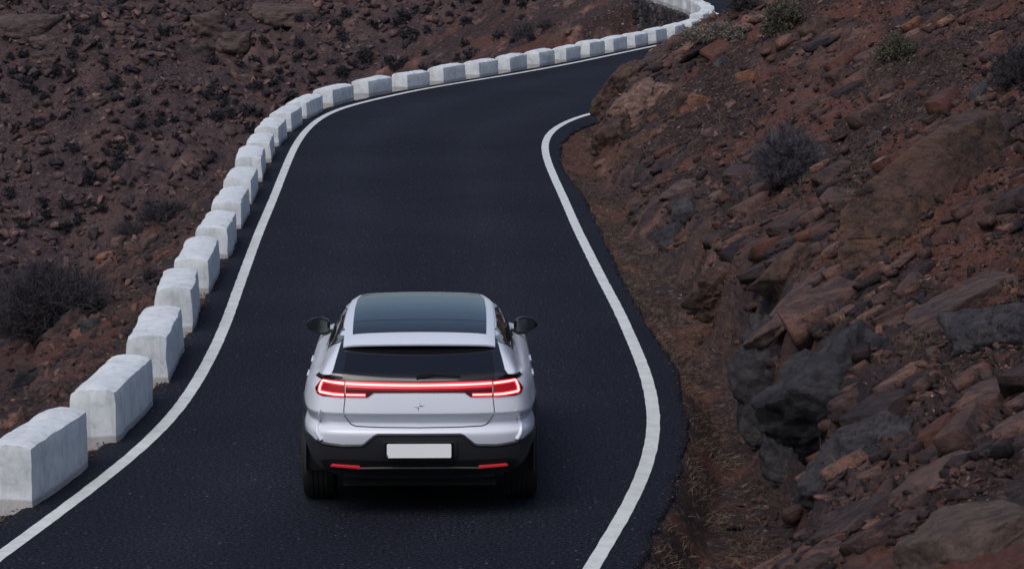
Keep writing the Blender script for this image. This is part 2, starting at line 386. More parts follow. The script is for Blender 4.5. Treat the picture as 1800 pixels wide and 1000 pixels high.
def hR(X, Y, detail=True, want=False):
    """hill on the right"""
    X = np.asarray(X, float); Y = np.asarray(Y, float)
    t = X - XR(Y)
    cosb = np.interp(Y, [60, 68, 84, 92], [1, 0.92, 0.93, 1.0])
    t = t * cosb
    v = np.interp(Y, [15, 20, 24, 27, 30, 33, 35.5, 38, 41, 45, 50, 54, 57, 60, 62, 70, 80], [1.3, 1.2, 1.15, 0.95, 0.62, 0.50, 0.60, 0.85, 0.70, 0.50, 0.55, 0.60, 0.50, 0.35, 0.12, 0.12, 0.3])
    S = np.interp(Y, [15, 20, 24, 28, 32, 34, 37, 40, 43, 48, 52, 56, 60, 63, 67, 75, 85, 100], [0.8, 0.8, 0.85, 1.05, 1.15, 0.9, 0.65, 0.5, 0.25, 0.15, 0.25, 0.65, 0.85, 0.95, 0.9, 0.8, 0.6, 0.3])
    n_lo = fbm2(X * 0.55, Y * 0.55, 4, 1)
    v = v + 0.22 * n_lo * sstep(0.2, 0.5, v)
    t2 = t - v
    slope = np.interp(Y, [15, 30, 45, 60, 90], [0.50, 0.52, 0.50, 0.52, 0.45])
    up = np.maximum(t2, 0)
    # long slope that eases off high up
    z = slope * np.where(up < 7, up, 7 + (up - 7) * 0.55)
    z = z + S * sstep(0.0, 0.42, t2)
    dd = np.interp(Y, [15, 24, 29, 33, 38, 60], [0.42, 0.42, 0.36, 0.20, 0.12, 0.08])
    z = z - dd * sstep(0.0, 0.35, t) * (1 - sstep(-0.25, 0.25, t2)) - 0.05 - 0.02 * sstep(0, 0.1, t)
    on = sstep(-0.1, 0.5, t2)
    z = z + 0.30 * n_lo * on * sstep(0, 2.0, up)
    if not detail: return z
    rm = sstep(-0.12, 0.25, fbm2(X * 0.42 + 3, Y * 0.30 + 1, 4, 21) + 0.55 * S * (1 - sstep(0.5, 1.5, t2)) - 0.10)
    rm = np.maximum(rm, sstep(0.5, 0.8, S) * sstep(-0.05, 0.1, t2) * (1 - sstep(0.6, 1.2, t2)))
    rm = rm * sstep(-0.15, 0.1, t2)
    f1, c1, r1 = facets(X, Y, 0.85, 2.2, 31); f2, c2, r2 = facets(X, Y, 0.34, 2.4, 32); f3, c3, r3 = facets(X, Y, 0.13, 2.0, 33, 1.2)
    z = z + rm * (0.16 * f1 + 0.10 * f2 + 0.05 * f3 - 0.04 * (1 - c1) - 0.02 * (1 - c2))
    z = z + (1 - rm) * on * (0.07 * fbm2(X * 2.2, Y * 2.2, 4, 51) + 0.035 * f3) + 0.02 * fbm2(X * 9, Y * 9, 3, 61) * (0.4 + on)
    if want: return z, rm, 0.6 * r2 + 0.4 * r1, on, t
    return z

def hL(X, Y, detail=True, want=False):
    """embankment and valley on the left"""
    X = np.asarray(X, float); Y = np.asarray(Y, float)
    e = XL(Y) - X                                   # metres left of the asphalt edge
    cosb = np.interp(Y, [58, 64, 70, 90, 94], [1, 0.85, 0.92, 0.93, 1.0])
    d = np.maximum(e * cosb - 0.62, 0)
    m = np.interp(Y, [8, 30, 44, 50, 54, 58, 66, 72, 77, 84, 92, 110], [0.62, 0.58, 0.56, 0.60, 0.85, 1.1, 1.1, 0.80, 0.42, 0.34, 0.40, 0.5])
    brk = np.interp(Y, [8, 30, 46, 52, 60, 80], [9.0, 5.5, 3.2, 2.0, 1.0, 7.0])
    n_lo = fbm2(X * 0.25, Y * 0.25, 4, 71)
    z = -m * np.minimum(d, brk) - 1.15 * np.maximum(d - brk, 0)
    z = z + 0.25 * n_lo * sstep(0.3, 2.5, d) - 0.06 - 0.03 * sstep(0, 0.3, e)
    # retaining wall at the far bend: ground drops straight beside the road
    wl_ = sstep(88.0, 89.5, Y) * (1 - sstep(105.5, 107.5, Y)) * sstep(0.55, 0.62, e)
    z = np.where(wl_ > 0, np.minimum(z, -1.7 * wl_ - 0.12 * d), z)
    # opposite side of the valley
    yf = Y + 0.12 * X
    far = -12.5 + np.clip(yf - 96, 0, 44) * 0.40 + np.maximum(yf - 140, 0) * 0.05 + 1.5 * fbm2(X * 0.06, Y * 0.05, 4, 81) + 0.012 * (X + 20) ** 2 * 0.1
    far = np.maximum(far, -12.5 + 0.3 * n_lo)
    bl = 0.8
    z = np.where(np.abs(z - far) < 4, np.log(np.exp(np.clip(z / bl, -60, 60)) + np.exp(np.clip(far / bl, -60, 60))) * bl - 0.0, np.maximum(z, far)) if False else np.maximum(z, far)
    if not detail: return z
    isfar = sstep(-0.1, 0.6, far - (z - 1e-6) + 0.35)
    isfar = (z - far < 0.05).astype(float)
    near = 1 - isfar
    rmF = sstep(0.05, 0.45, fbm2(X * 0.09 + 4, Y * 0.09, 4, 91) + sstep(125, 150, Y) * 0.25)
    g1, k1, q1 = facets(X, Y, 2.4, 1.8, 92); g2, k2, q2 = facets(X, Y, 0.9, 1.8, 93); g3, k3, q3 = facets(X, Y, 0.38, 1.6, 94)
    zf = rmF * (0.75 * g1 + 0.40 * g2) + 0.14 * g2 + 0.16 * g3 + 0.12 * fbm2(X * 0.8, Y * 0.8, 4, 95)
    f2, c2, r2 = facets(X, Y, 0.34, 2.0, 32); f3, c3, r3 = facets(X, Y, 0.13, 2.0, 33, 1.2)
    rmN = sstep(0.05, 0.4, fbm2(X * 0.7, Y * 0.5, 4, 96)) * sstep(0.3, 1.0, d)
    zn = rmN * (0.22 * f2 + 0.06 * f3) + sstep(0.1, 0.6, d) * (0.06 * fbm2(X * 2.2, Y * 2.2, 4, 51) + 0.03 * f3) + 0.015 * fbm2(X * 9, Y * 9, 3, 61)
    z = z + isfar * zf + near * zn
    if want: return z, np.where(isfar > 0, 0.35 + 0.65 * rmF, rmN), np.where(isfar > 0, 0.55 * q2 + 0.45 * q3, r2), isfar, d
    return z

def terrain(name, fn, edge, ys, ts, sign, mats):
    Y = np.repeat(ys[:, None], len(ts), 1); X = edge(ys)[:, None] + sign * ts[None, :]
    z, rm, tone, flag, d = fn(X, Y, True, True)
    V = np.stack([X, Y, z], -1).reshape(-1, 3)
    F = grid_faces(len(ys), len(ts))
    if sign < 0: F = F[:, ::-1]
    patch = sstep(0.05, 0.4, fbm2(X * 0.6 + 31, Y * 0.35 + 4, 4, 77)) * (1 if sign > 0 else 0.8)
    at = np.stack([tone, rm, patch * (1 - 0.5 * rm)], -1).reshape(-1, 3)
    o = mesh_np(name, V, F, mats[0], attrs={'tone': at})
    if len(mats) > 1:
        o.data.materials.append(mats[1])
        ff = flag.reshape(-1)[F].mean(1) > 0.5
        o.data.polygons.foreach_set('material_index', ff.astype(np.int32))
    tag(o, kind='structure')
    return o
def geo(a, b, k):                                   # spacing proportional to the distance
    n = int(math.log(b / a) / k); return a * np.exp(np.linspace(0, math.log(b / a), n))
ysR = np.concatenate([np.linspace(8, 19, 40)[:-1], geo(19, 70, 0.0016), np.linspace(70, 130, 120)[1:], np.array([140, 160, 200, 300, 500.])])
tsR = np.concatenate([np.arange(-0.05, 4.0, 0.032), np.arange(4.0, 9.5, 0.045), 9.5 * np.exp(np.linspace(0, math.log(40), 26))])
hill = terrain('hillside', hR, XR, ysR, tsR, 1, [M['rock']])
ysL = np.concatenate([np.linspace(8, 22, 30)[:-1], geo(22, 92, 0.0034), np.arange(92, 142, 0.26), np.linspace(142, 600, 60)])
tsL = np.concatenate([np.arange(-0.06, 5.0, 0.05), np.arange(5.0, 34, 0.19), 34 * np.exp(np.linspace(0, math.log(12), 24))])
valley = terrain('valley_slope', hL, XL, ysL, tsL, -1, [M['rock'], M['rock_far']])

# ------------------------------------------------------------------ placing things where the photograph shows them
def cam_ray(px, py):
    a = (px - 900) / FPX; b = -(py - 500) / FPX; c, s = math.cos(PITCH), math.sin(PITCH)
    return np.array([a, c + b * s, -s + b * c])
def spot(px, py, fn, lo=15.0, hi=220.0):
    r = cam_ray(px, py); t = np.arange(lo, hi, 0.03); X = r[0] * t; Y = r[1] * t; Z = CAM_H + r[2] * t
    k = np.nonzero(Z < fn(X, Y, False))[0]
    k = k[0] if len(k) else len(t) - 1
    return np.array([X[k], Y[k], Z[k]]), FPX / t[k]

# ------------------------------------------------------------------ white roadside blocks
def block_mesh(L, W, H, seed, deep=0.25):
    """rounded, hand-plastered block: x across (0 = road side, negative = outwards), y along, z up"""
    na, nb, nc = 9, max(8, int(L / 0.09)), 12
    pts = []; faces = []
    def add_patch(fn, n1, n2, flip):
        b = sum(len(p) for p in pts)
        u, v = np.meshgrid(np.linspace(0, 1, n1), np.linspace(0, 1, n2), indexing='ij')
        pts.append(fn(u, v).reshape(-1, 3)); f = grid_faces(n1, n2) + b
        faces.append(f[:, ::-1] if flip else f)
    o = np.zeros
    add_patch(lambda u, v: np.stack([u, v, 1 + 0 * u], -1), na, nb, True)
    add_patch(lambda u, v: np.stack([u, 0 * u, v], -1), na, nc, True)
    add_patch(lambda u, v: np.stack([u, 1 + 0 * u, v], -1), na, nc, False)
    add_patch(lambda u, v: np.stack([0 * u, u, v], -1), nb, nc, False)
    add_patch(lambda u, v: np.stack([1 + 0 * u, u, v], -1), nb, nc, True)
    P = np.concatenate(pts); F = np.concatenate(faces)
    V = np.stack([(P[:, 0] - 1) * W, P[:, 1] * L, P[:, 2] * (H + deep) - deep], 1)
    # rounding
    r = 0.035; c = np.clip(V, [-W + r, r, -9], [-r, L - r, H - r]); dv = V - c; ln = np.linalg.norm(dv, axis=1); ln[ln == 0] = 1
    V = np.where((ln > r)[:, None], c + dv / ln[:, None] * r, V)
    xx = (V[:, 0] + W / 2) / (W / 2)
    V[:, 2] += np.where(V[:, 2] > 0, V[:, 2] / H, 0) * (0.03 * (1 - xx ** 2) - 0.022 * np.clip(-xx - 0.3, 0, 1) ** 2 * 2)
    # batter and unevenness
    V[:, 0] -= 0.02 * (V[:, 2] / H) * np.sign(xx + 1e-9) * 0.6
    for k in range(3):
        n = perlin3(V[:, 0] * 4.2 + seed, V[:, 1] * 4.2 + 7 * k, V[:, 2] * 4.2 - seed, 100 + k) * 0.012
        n += perlin3(V[:, 0] * 17 + seed, V[:, 1] * 17, V[:, 2] * 17 + 3 * k, 110 + k) * 0.006
        n += perlin3(V[:, 0] * 1.3 + seed, V[:, 1] * 1.3 + k, V[:, 2] * 1.3, 120 + k) * 0.018
        V[:, k] += n
    return V, F
CORN = [(-4.52, 23.2), (-3.91, 25.77), (-3.57, 28.57), (-3.42, 31.77), (-3.51, 35.06), (-3.61, 38.05), (-3.66, 41.13), (-3.76, 44.30), (-3.84, 47.24), (-3.93, 50.3), (-4.01, 53.2), (-4.06, 55.95), (-4.05, 58.75), (-3.92, 61.38), (-3.57, 64.19), (-2.98, 66.6), (-2.19, 68.31), (-1.48, 69.95), (-0.74, 71.70), (-0.04, 73.32), (0.64, 74.98), (1.30, 76.58), (1.92, 78.2), (2.53, 79.85), (3.13, 81.55), (3.74, 83.26), (4.33, 85.0), (4.86, 86.9), (5.3, 88.8), (5.66, 90.7), (5.83, 92.6), (5.85, 94.5), (5.76, 96.4), (5.62, 98.3), (5.42, 100.2), (5.22, 102.1), (4.98, 104.0), (4.72, 105.9), (4.45, 107.8)]
HGT = [0.48, 0.478, 0.46, 0.46, 0.42, 0.385, 0.36, 0.36, 0.35, 0.34, 0.33, 0.32, 0.32, 0.32, 0.32, 0.33]
ORD = ['nearest', 'second', 'third', 'fourth', 'fifth', 'sixth', 'seventh', 'eighth', 'ninth', 'tenth', 'eleventh', 'twelfth', 'thirteenth', 'fourteenth', 'fifteenth', 'sixteenth', 'seventeenth', 'eighteenth', 'nineteenth', 'twentieth', 'twenty-first', 'twenty-second', 'twenty-third', 'twenty-fourth', 'twenty-fifth', 'twenty-sixth', 'twenty-seventh', 'twenty-eighth', 'twenty-ninth', 'thirtieth']
for i in range(1, len(CORN) - 1):
    a = np.array(CORN[i]); b = np.array(CORN[i + 1]); d = b - a; sp = np.linalg.norm(d); d = d / sp
    p = np.array(CORN[i - 1]); d0 = (a - p) / np.linalg.norm(a - p)
    H = HGT[min(i - 1, len(HGT) - 1)] * (1 + 0.03 * math.sin(i * 2.3))
    if i > 27: H = 0.42
    V, F = block_mesh(sp * 0.615, 0.44 if i < 15 else 0.42, H, i * 3.7)
    ang = math.atan2(-d[0], d[1]) + 0.02 * math.sin(i * 5.1)
    o = mesh_np('roadside_block', V, F, M['block'])
    o.location = (a[0], a[1], 0); o.rotation_euler = (0.006 * math.sin(i * 3), 0.012 * math.sin(i * 1.7), ang)
    n = i - 1
    if n == 0: lab = 'nearest white painted block, cut off by the left edge of the photo'
    elif n < 15: lab = 'white painted block, %s along the left road edge counting from the nearest' % ORD[n]
    elif n < 27: lab = 'white painted block on the far bend, %s along the road edge from the nearest' % ORD[n]
    else: lab = 'distant white block in the crowded row above the stone wall at the top'
    tag(o, lab, 'road block', 'white blocks along the road edge' if n < 27 else 'white blocks above the retaining wall')

# ------------------------------------------------------------------ retaining wall beyond the far bend
def retaining_wall():
    rng = np.random.default_rng(5)
    ys = np.arange(88.6, 107, 0.05); P = np.stack([XL(ys) - 0.60, ys], 1)
    V = []; F = []
    root = empty('retaining_wall', (P[0, 0], P[0, 1], -1.8))
    tag(root, 'dark rubble stone retaining wall under the distant row of white blocks', 'wall')
    s = 0.0
    L = len(P) * 0.05
    # backing
    Vb = np.zeros((len(P), 2, 3)); Vb[:, 0, :2] = P; Vb[:, 1, :2] = P; Vb[:, 0, 2] = -2.6; Vb[:, 1, 2] = -0.03
    ob = mesh_np('mortar', Vb.reshape(-1, 3), grid_faces(len(P), 2)[:, ::-1], M['mortar'], root)
    while s < L - 0.5:
        z = -2.5; w = rng.uniform(0.2, 0.42)
        while z < -0.05:
            h = rng.uniform(0.14, 0.34); k = min(int(s / 0.05), len(P) - 12); k2 = min(k + int(w / 0.05), len(P) - 1)
            a, b = P[k], P[k2]
            zt = min(z + h - 0.03, 0.0); dx = rng.uniform(0.05, 0.13)
            q = len(V); j = lambda: rng.uniform(-0.03, 0.03)
            V += [(a[0], a[1] + j(), z + j()), (b[0], b[1] - 0.04 + j(), z + j()), (b[0], b[1] - 0.04 + j(), zt + j()), (a[0], a[1] + j(), zt + j())]
            V += [(a[0] - dx + j() * .3, a[1] + 0.04, z + 0.03), (b[0] - dx + j(), b[1] - 0.08, z + 0.03), (b[0] - dx + j() * .3, b[1] - 0.08, zt - 0.03), (a[0] - dx + j(), a[1] + 0.04, zt - 0.03)]
            F += [(q + 4, q + 7, q + 6, q + 5), (q, q + 4, q + 5, q + 1), (q + 1, q + 5, q + 6, q + 2), (q + 2, q + 6, q + 7, q + 3), (q + 3, q + 7, q + 4, q)]
            z += h
        s += w
    V = np.array(V); at = np.repeat(rng.random((len(V) // 8, 1)), 8, 0)
    o = mesh_np('rubble_stone', V, F, M['wall_stone'], root, smooth=False, attrs={'tone': np.c_[at, np.ones_like(at), np.zeros_like(at)]})
    tag(o, kind='stuff')
    for c in root.children: c.matrix_parent_inverse = Matrix.Translation(root.location).inverted()
M['wall_stone'] = mat_rock('wall_stone', dict(dark=(0.016, 0.016, 0.020), mid=(0.055, 0.053, 0.060), warm=(0.085, 0.077, 0.078), pale=(0.19, 0.17, 0.16), soil=PAL['soil'], patch=PAL['patch']), strat=False, soil=False)
M['mortar'] = plain('mortar', (0.05, 0.045, 0.045), 0.9, var=0.3)
retaining_wall()

# ------------------------------------------------------------------ rocks
def ico(sub):
    bm = bmesh.new(); bmesh.ops.create_icosphere(bm, subdivisions=sub, radius=1.0)
    V = np.array([v.co[:] for v in bm.verts]); F = np.array([[v.index for v in f.verts] for f in bm.faces]); bm.free()
    return V, F
ICO = {k: ico(k) for k in (3, 4, 5, 6)}
def worley3(x, y, z, s=0):
    ix, iy, iz = [np.floor(v).astype(np.int64) for v in (x, y, z)]
    f1 = np.full(x.shape, 9.0); f2 = np.full(x.shape, 9.0); hid = np.zeros(x.shape, dtype=np.int64)
    for a in (-1, 0, 1):
        for b in (-1, 0, 1):
            for c in (-1, 0, 1):
                h = _h(ix + a, iy + b, iz + c, s)
                d = (x - ix - a - _u(h, 1)) ** 2 + (y - iy - b - _u(h, 2)) ** 2 + (z - iz - c - _u(h, 3)) ** 2
                m = d < f1; f2 = np.where(m, f1, np.minimum(f2, d)); hid = np.where(m, h, hid); f1 = np.where(m, d, f1)
    return np.sqrt(f1), np.sqrt(f2), hid
def rock_shape(seed, sub=4, planes=16, rough=1.0, sharp=160.0, stretch=(1, 1, 1)):
    """a block split along flat fracture planes, with chipped edges and fine grain"""
    rng = np.random.default_rng(seed); D, F = ICO[sub]
    N = rng.normal(size=(planes, 3)); N /= np.linalg.norm(N, axis=1)[:, None]
    ax = np.array([(1,0,0),(-1,0,0),(0,1,0),(0,-1,0),(0,0,1),(0,0,-1)], float) + rng.normal(size=(6, 3)) * 0.22
    ax /= np.linalg.norm(ax, axis=1)[:, None]; N = np.r_[N, ax]
    dist = np.r_[rng.uniform(0.80, 1.15, planes), rng.uniform(0.66, 0.92, 6)]
    dots = np.maximum(D @ N.T, 1e-3); o = seed * 3.1
    st = np.array(stretch); W = D * st / st.max()
    # uneven planes: every face bows a little
    wob = 1 + 0.05 * rough * np.stack([perlin3(W[:, 0] * 3 + o + 7 * q, W[:, 1] * 3, W[:, 2] * 3, 230) for q in range(len(N))], 1)
    r = dist[None, :] * wob / dots
    k = sharp; rr = np.minimum(r, 4); m = rr.min(1); rr = m - np.log(np.exp(-k * (rr - m[:, None])).sum(1)) / k
    V = D * rr[:, None]; W = V * st / st.max()
    n = 0
    for fq, am in ((2.6, 0.10), (6.5, 0.05)):
        a, b, h = worley3(W[:, 0] * fq + o, W[:, 1] * fq, W[:, 2] * fq * 1.8, int(220 + fq))
        n = n + am * (_u(h, 4) ** 3) * -1.0 - am * 0.25 * (1 - sstep(0, 0.07, b - a))
    n = n + 0.020 * perlin3(W[:, 0] * 9 + o, W[:, 1] * 9, W[:, 2] * 14, 202) + 0.012 * perlin3(W[:, 0] * 24 + o, W[:, 1] * 24, W[:, 2] * 34, 203)
    return V * (1 + rough * n)[:, None], F
ROCKMAT = {}
def rock_mat(kind):
    if kind not in ROCKMAT:
        c = dict(brown=dict(dark=(0.019, 0.014, 0.015), mid=(0.092, 0.057, 0.049), warm=(0.165, 0.088, 0.060), pale=(0.24, 0.19, 0.15)),
                 grey=dict(dark=(0.012, 0.012, 0.017), mid=(0.045, 0.043, 0.053), warm=(0.090, 0.080, 0.084), pale=(0.20, 0.18, 0.17)),
                 orange=dict(dark=(0.050, 0.024, 0.018), mid=(0.20, 0.092, 0.058), warm=(0.30, 0.135, 0.080), pale=(0.31, 0.22, 0.17)),
                 pink=dict(dark=(0.06, 0.035, 0.030), mid=(0.22, 0.132, 0.105), warm=(0.31, 0.19, 0.15), pale=(0.38, 0.30, 0.24)),
                 tan=dict(dark=(0.055, 0.039, 0.033), mid=(0.140, 0.098, 0.080), warm=(0.195, 0.135, 0.108), pale=(0.28, 0.22, 0.18)),
                 mauve=dict(dark=(0.034, 0.024, 0.027), mid=(0.135, 0.086, 0.079), warm=(0.19, 0.114, 0.095), pale=(0.20, 0.15, 0.13)),
                 far=dict(dark=(0.035, 0.027, 0.030), mid=(0.115, 0.078, 0.072), warm=(0.165, 0.11, 0.094), pale=(0.22, 0.175, 0.145)))[kind]
        c['soil'] = PAL['soil']; c['patch'] = PAL['patch']
        ROCKMAT[kind] = mat_rock('rock_' + kind, c, fine=1.0 if kind != 'far' else 0.5, attr=False)
    return ROCKMAT[kind]
def frame_on(fn, p):
    e = 0.5
    zx = (fn(np.array([p[0] + e]), np.array([p[1]]), False) - fn(np.array([p[0] - e]), np.array([p[1]]), False))[0] / (2 * e)
    zx = max(-0.9, min(0.9, zx))
    a = np.array([DS[0], DS[1], zx * DS[0]]); a /= np.linalg.norm(a)
    n = np.array([-zx, 0, 1.0]); n -= a * (n @ a); n /= np.linalg.norm(n)
    return a, np.cross(n, a), n
NROCK = [0]; TAKEN = []
def rock(px, py, wpx, hpx, label, kind='brown', fn=hR, thick=0.7, depth=None, spin=0.0, sink=0.25, name='boulder', sub=4, rough=1.0, roll=0.0, planes=16, aligned=True):
    """a boulder wpx by hpx pixels large in the photograph, sitting in the slope there"""
    NROCK[0] += 1
    p, sc = spot(px, py, fn)
    la = wpx / sc / 2; lt = hpx / sc / 2; lb = (depth if depth else 0.8 * (la + lt) / 2)
    V, F = rock_shape(NROCK[0] * 13 + 5, sub, planes, rough, stretch=(la, lb, lt))
    V = V * [la, lb, lt]
    if aligned:
        a, b, n = frame_on(fn, p); R = np.stack([a, b, n], 1)
        V = V @ R.T
    rot = Matrix.Rotation(spin, 3, 'Z') @ Matrix.Rotation(roll, 3, 'Y'); V = V @ np.array(rot).T
    o = mesh_np(name, V, F, rock_mat(kind)); o.location = (p[0], p[1], p[2] - sink * lt)
    tag(o, label, 'rock'); TAKEN.append((p[0], p[1], max(lb, 0.55 * (la + lt)) * 1.15))
    return o
for _b in ((1388, 318, 0.55), (1785, 150, 0.5), (1578, 100, 0.45), (1378, 58, 0.5)):
    _p, _s = spot(_b[0], _b[1], hR); TAKEN.append((_p[0], _p[1], _b[2]))
rock(1650, 345, 520, 185, 'longest dark brown rock slab slanting across the right hillside', 'brown', depth=0.34, sink=-0.3, sub=6, name='rock_slab', rough=0.55, planes=8)
rock(1392, 790, 120, 120, 'angular dark grey boulder wedged above the ditch at lower right', 'grey', sink=0.1, depth=0.35, name='boulder', aligned=False, spin=0.5)
rock(1355, 665, 150, 290, 'tall dark grey rock face standing over the dry grass verge', 'grey', depth=0.5, sink=0.1, aligned=False, spin=0.3, sub=5, name='rock_outcrop', rough=1.5)
rock(1475, 690, 270, 250, 'broad dark outcrop right of the tall grey rock face', 'grey', depth=0.7, sink=0.25, sub=5, name='rock_outcrop', rough=1.6)
rock(1520, 800, 230, 150, 'grey ledge with a pale top edge above the pebble slope', 'grey', depth=0.5, sink=0.2, sub=5, name='rock_outcrop', rough=1.4)
rock(1690, 535, 420, 105, 'smooth mauve cracked rock slab at the right edge, above loose black stones', 'mauve', depth=0.55, sink=0.35, sub=5, name='rock_slab', rough=0.7)
rock(1770, 585, 150, 150, 'dark bluish boulder cut off by the right edge of the photo', 'grey', depth=0.5, sink=0.2, sub=5, rough=1.2)
rock(1705, 955, 300, 150, 'big tan rock slab with cracks in the bottom right corner', 'tan', depth=0.55, sink=0.2, sub=5, name='rock_slab', rough=0.6)
rock(1640, 850, 210, 60, 'flat reddish brown slab above the tan corner slab', 'mauve', depth=0.35, sink=0.2, name='rock_slab')
rock(1270, 505, 110, 110, 'grey brown outcrop standing at the back of the dry grass pocket', 'brown', depth=0.45, sink=0.2, sub=5, name='rock_outcrop', rough=1.3)
rock(1385, 470, 120, 75, 'rusty dark rock below the foot of the longest slab', 'brown', depth=0.4, sink=0.2)
rock(1390, 545, 200, 60, 'layered light brown ledge on top of the tall grey rock face', 'mauve', depth=0.4, sink=0.2, name='rock_slab')
rock(1198, 195, 42, 88, 'upright dark brown rock pillar leaning beside the orange block', 'brown', depth=0.25, sink=0.0, aligned=False, spin=0.2, roll=0.2)
rock(1232, 188, 66, 52, 'orange brown block resting against the upright rock pillar', 'orange', depth=0.3, sink=0.05, aligned=False, spin=-0.4, roll=0.3)
rock(1130, 185, 150, 100, 'pinkish pale rock face above the inside of the bend', 'pink', depth=0.5, sink=0.15, sub=5, name='rock_outcrop', rough=1.5)
rock(1095, 150, 120, 75, 'dark brown rock corner that hides the end of the right road line', 'brown', depth=0.8, sink=0.25, sub=5, name='rock_outcrop', rough=1.4)
rock(1080, 232, 70, 70, 'weathered brown rock nose at the inside of the bend', 'brown', depth=0.6, sink=0.2, rough=1.5)
rock(1312, 138, 56, 48, 'reddish pointed boulder high on the slope above the orange block', 'orange', sink=0.1)
rock(1266, 118, 42, 36, 'rounded dark grey boulder beside the pale scrub strip', 'grey', sink=0.05, rough=0.6)
rock(1118, 262, 90, 44, 'low dark brown boulder in the slope under the pink rock face', 'brown', sink=0.15)
rock(1128, 366, 74, 44, 'wedge shaped grey brown slab lying above the roadside dry grass', 'brown', sink=0.05)
rock(1205, 372, 66, 52, 'grey split rock in the middle of the small rock cluster', 'grey', sink=0.1, spin=0.6)
rock(1263, 352, 46, 44, 'rounded tan rock at the right end of the small rock cluster', 'tan', sink=0.05, rough=0.6)
rock(1190, 402, 90, 34, 'thin grey slab lying at the foot of the small rock cluster', 'grey', sink=0.1, name='rock_slab')
rock(1190, 338, 110, 36, 'long flat mauve slab above the small rock cluster', 'mauve', sink=0.2, name='rock_slab')
rock(1605, 45, 54, 32, 'pale orange rock above the olive shrub', 'orange', sink=0.0)
rock(1652, 48, 44, 62, 'upright grey brown rock right of the pale orange rock', 'brown', sink=0.1)
rock(1700, 8, 110, 36, 'dark overhanging rock at the top edge of the photo', 'brown', sink=0.0, name='rock_slab')
rock(1522, 140, 52, 50, 'rounded tan boulder under the olive shrub', 'tan', sink=0.05, rough=0.7)
rock(1474, 135, 62, 44, 'brown boulder left of the rounded tan boulder', 'brown', sink=0.1)
rock(1430, 190, 90, 50, 'low brown rock hump above the grey bush', 'brown', sink=0.25)
rock(1560, 165, 60, 70, 'rusty rock stepping down right of the rounded tan boulder', 'brown', sink=0.1)
rock(1728, 168, 66, 44, 'grey slab jutting out over a dark hollow, upper right', 'grey', sink=-0.1, name='rock_slab')
rock(1662, 248, 110, 56, 'mauve brown slab above the upper end of the longest slab', 'mauve', sink=0.15, name='rock_slab')
rock(1470, 308, 116, 46, 'flat dark slab between grey bush and the longest slab', 'brown', sink=0.1, name='rock_slab')
rock(1452, 368, 150, 60, 'flat mauve slab just left of the longest slab', 'mauve', sink=0.2, name='rock_slab')
rock(1440, 50, 90, 60, 'reddish brown rock face behind the pale green bush', 'brown', sink=0.2)
rock(1640, 330 + 290, 40, 26, 'small tan stone among the loose black stones at right', 'tan', sink=0.0, sub=3)
# left embankment
rock(118, 590, 84, 62, 'brown boulder on the embankment beside the third white block', 'brown', hL, sink=0.05)
rock(160, 578, 46, 44, 'smaller dark boulder touching the brown embankment boulder', 'grey', hL, sink=0.05)
rock(45, 678, 56, 46, 'dark grey rock on the embankment near the left photo edge', 'grey', hL, sink=0.05)
rock(80, 655, 40, 34, 'small grey rock beside the dark embankment rock', 'grey', hL, sink=0.05, sub=3)
rock(82, 702, 46, 18, 'flat splinter of rock behind the nearest white block', 'brown', hL, sink=0.0, sub=3)
rock(262, 428, 60, 22, 'flat yellowish slab on the ridge left of the blocks', 'tan', hL, sink=0.05, sub=3, name='rock_slab')
rock(207, 425, 34, 26, 'yellowish pointed rock at the lower end of the ridge', 'tan', hL, sink=0.0, sub=3)
rock(228, 436, 26, 30, 'upright yellowish rock beside the pointed ridge rock', 'tan', hL, sink=0.0, sub=3)
rock(190, 452, 56, 24, 'orange brown rock under the pointed ridge rocks', 'orange', hL, sink=0.05, sub=3)
rock(345, 375, 24, 40, 'brown rock standing behind the seventh white block', 'tan', hL, sink=0.0, sub=3)
rock(290, 380, 26, 18, 'small pale rock at the upper end of the ridge', 'tan', hL, sink=0.0, sub=3)
rock(1005, 18 - 10, 30, 24, 'pale tan rock on the bank left of the retaining wall', 'tan', hL, sink=0.0, sub=3)
rock(1000, 56, 20, 14, 'small yellowish rock on the red bank behind the far blocks', 'tan', hL, sink=0.0, sub=3)
# opposite valley side
for (x, y, w, h, lab) in [(78, 75, 60, 26, 'flat reddish rock on the far slope, highest of the left trio'), (80, 104, 56, 30, 'flat reddish rock on the far slope, middle of the left trio'), (70, 130, 40, 18, 'flat reddish rock on the far slope, lowest of the left trio'),
                          (372, 45, 80, 60, 'large craggy outcrop with a dark cave on the far slope'), (412, 75, 60, 44, 'brown outcrop right below the craggy cave outcrop'), (355, 95, 50, 40, 'tilted brown slab under the craggy cave outcrop'), (490, 28, 120, 46, 'long ribbed outcrop at the top of the far slope'),
                          (40, 50, 130, 44, 'long sloping rock band at the top left of the far slope'), (205, 55, 36, 28, 'rounded brown boulder on the far slope near the top'), (212, 72, 26, 18, 'small brown boulder below the rounded far boulder'), (480, 128, 40, 26, 'pale brown boulder low on the far slope above the bend'), (640, 72, 30, 20, 'brown boulder on the far slope above the bend blocks'), (38, 385, 26, 20, 'lone grey boulder at the left of the far slope'),
                          (168, 180, 40, 26, 'flat brown rock in the middle of the far slope'), (270, 100, 46, 20, 'brown ledge on the far slope left of the cave outcrop'), (255, 20, 40, 30, 'brown crag at the top edge left of the cave outcrop')]:
    rock(x, y, w * 1.15, h * 1.15, lab, 'far', hL, sink=0.0, rough=1.6, aligned=False, spin=0.3 * math.sin(x), name='far_outcrop' if w > 50 else 'far_boulder')

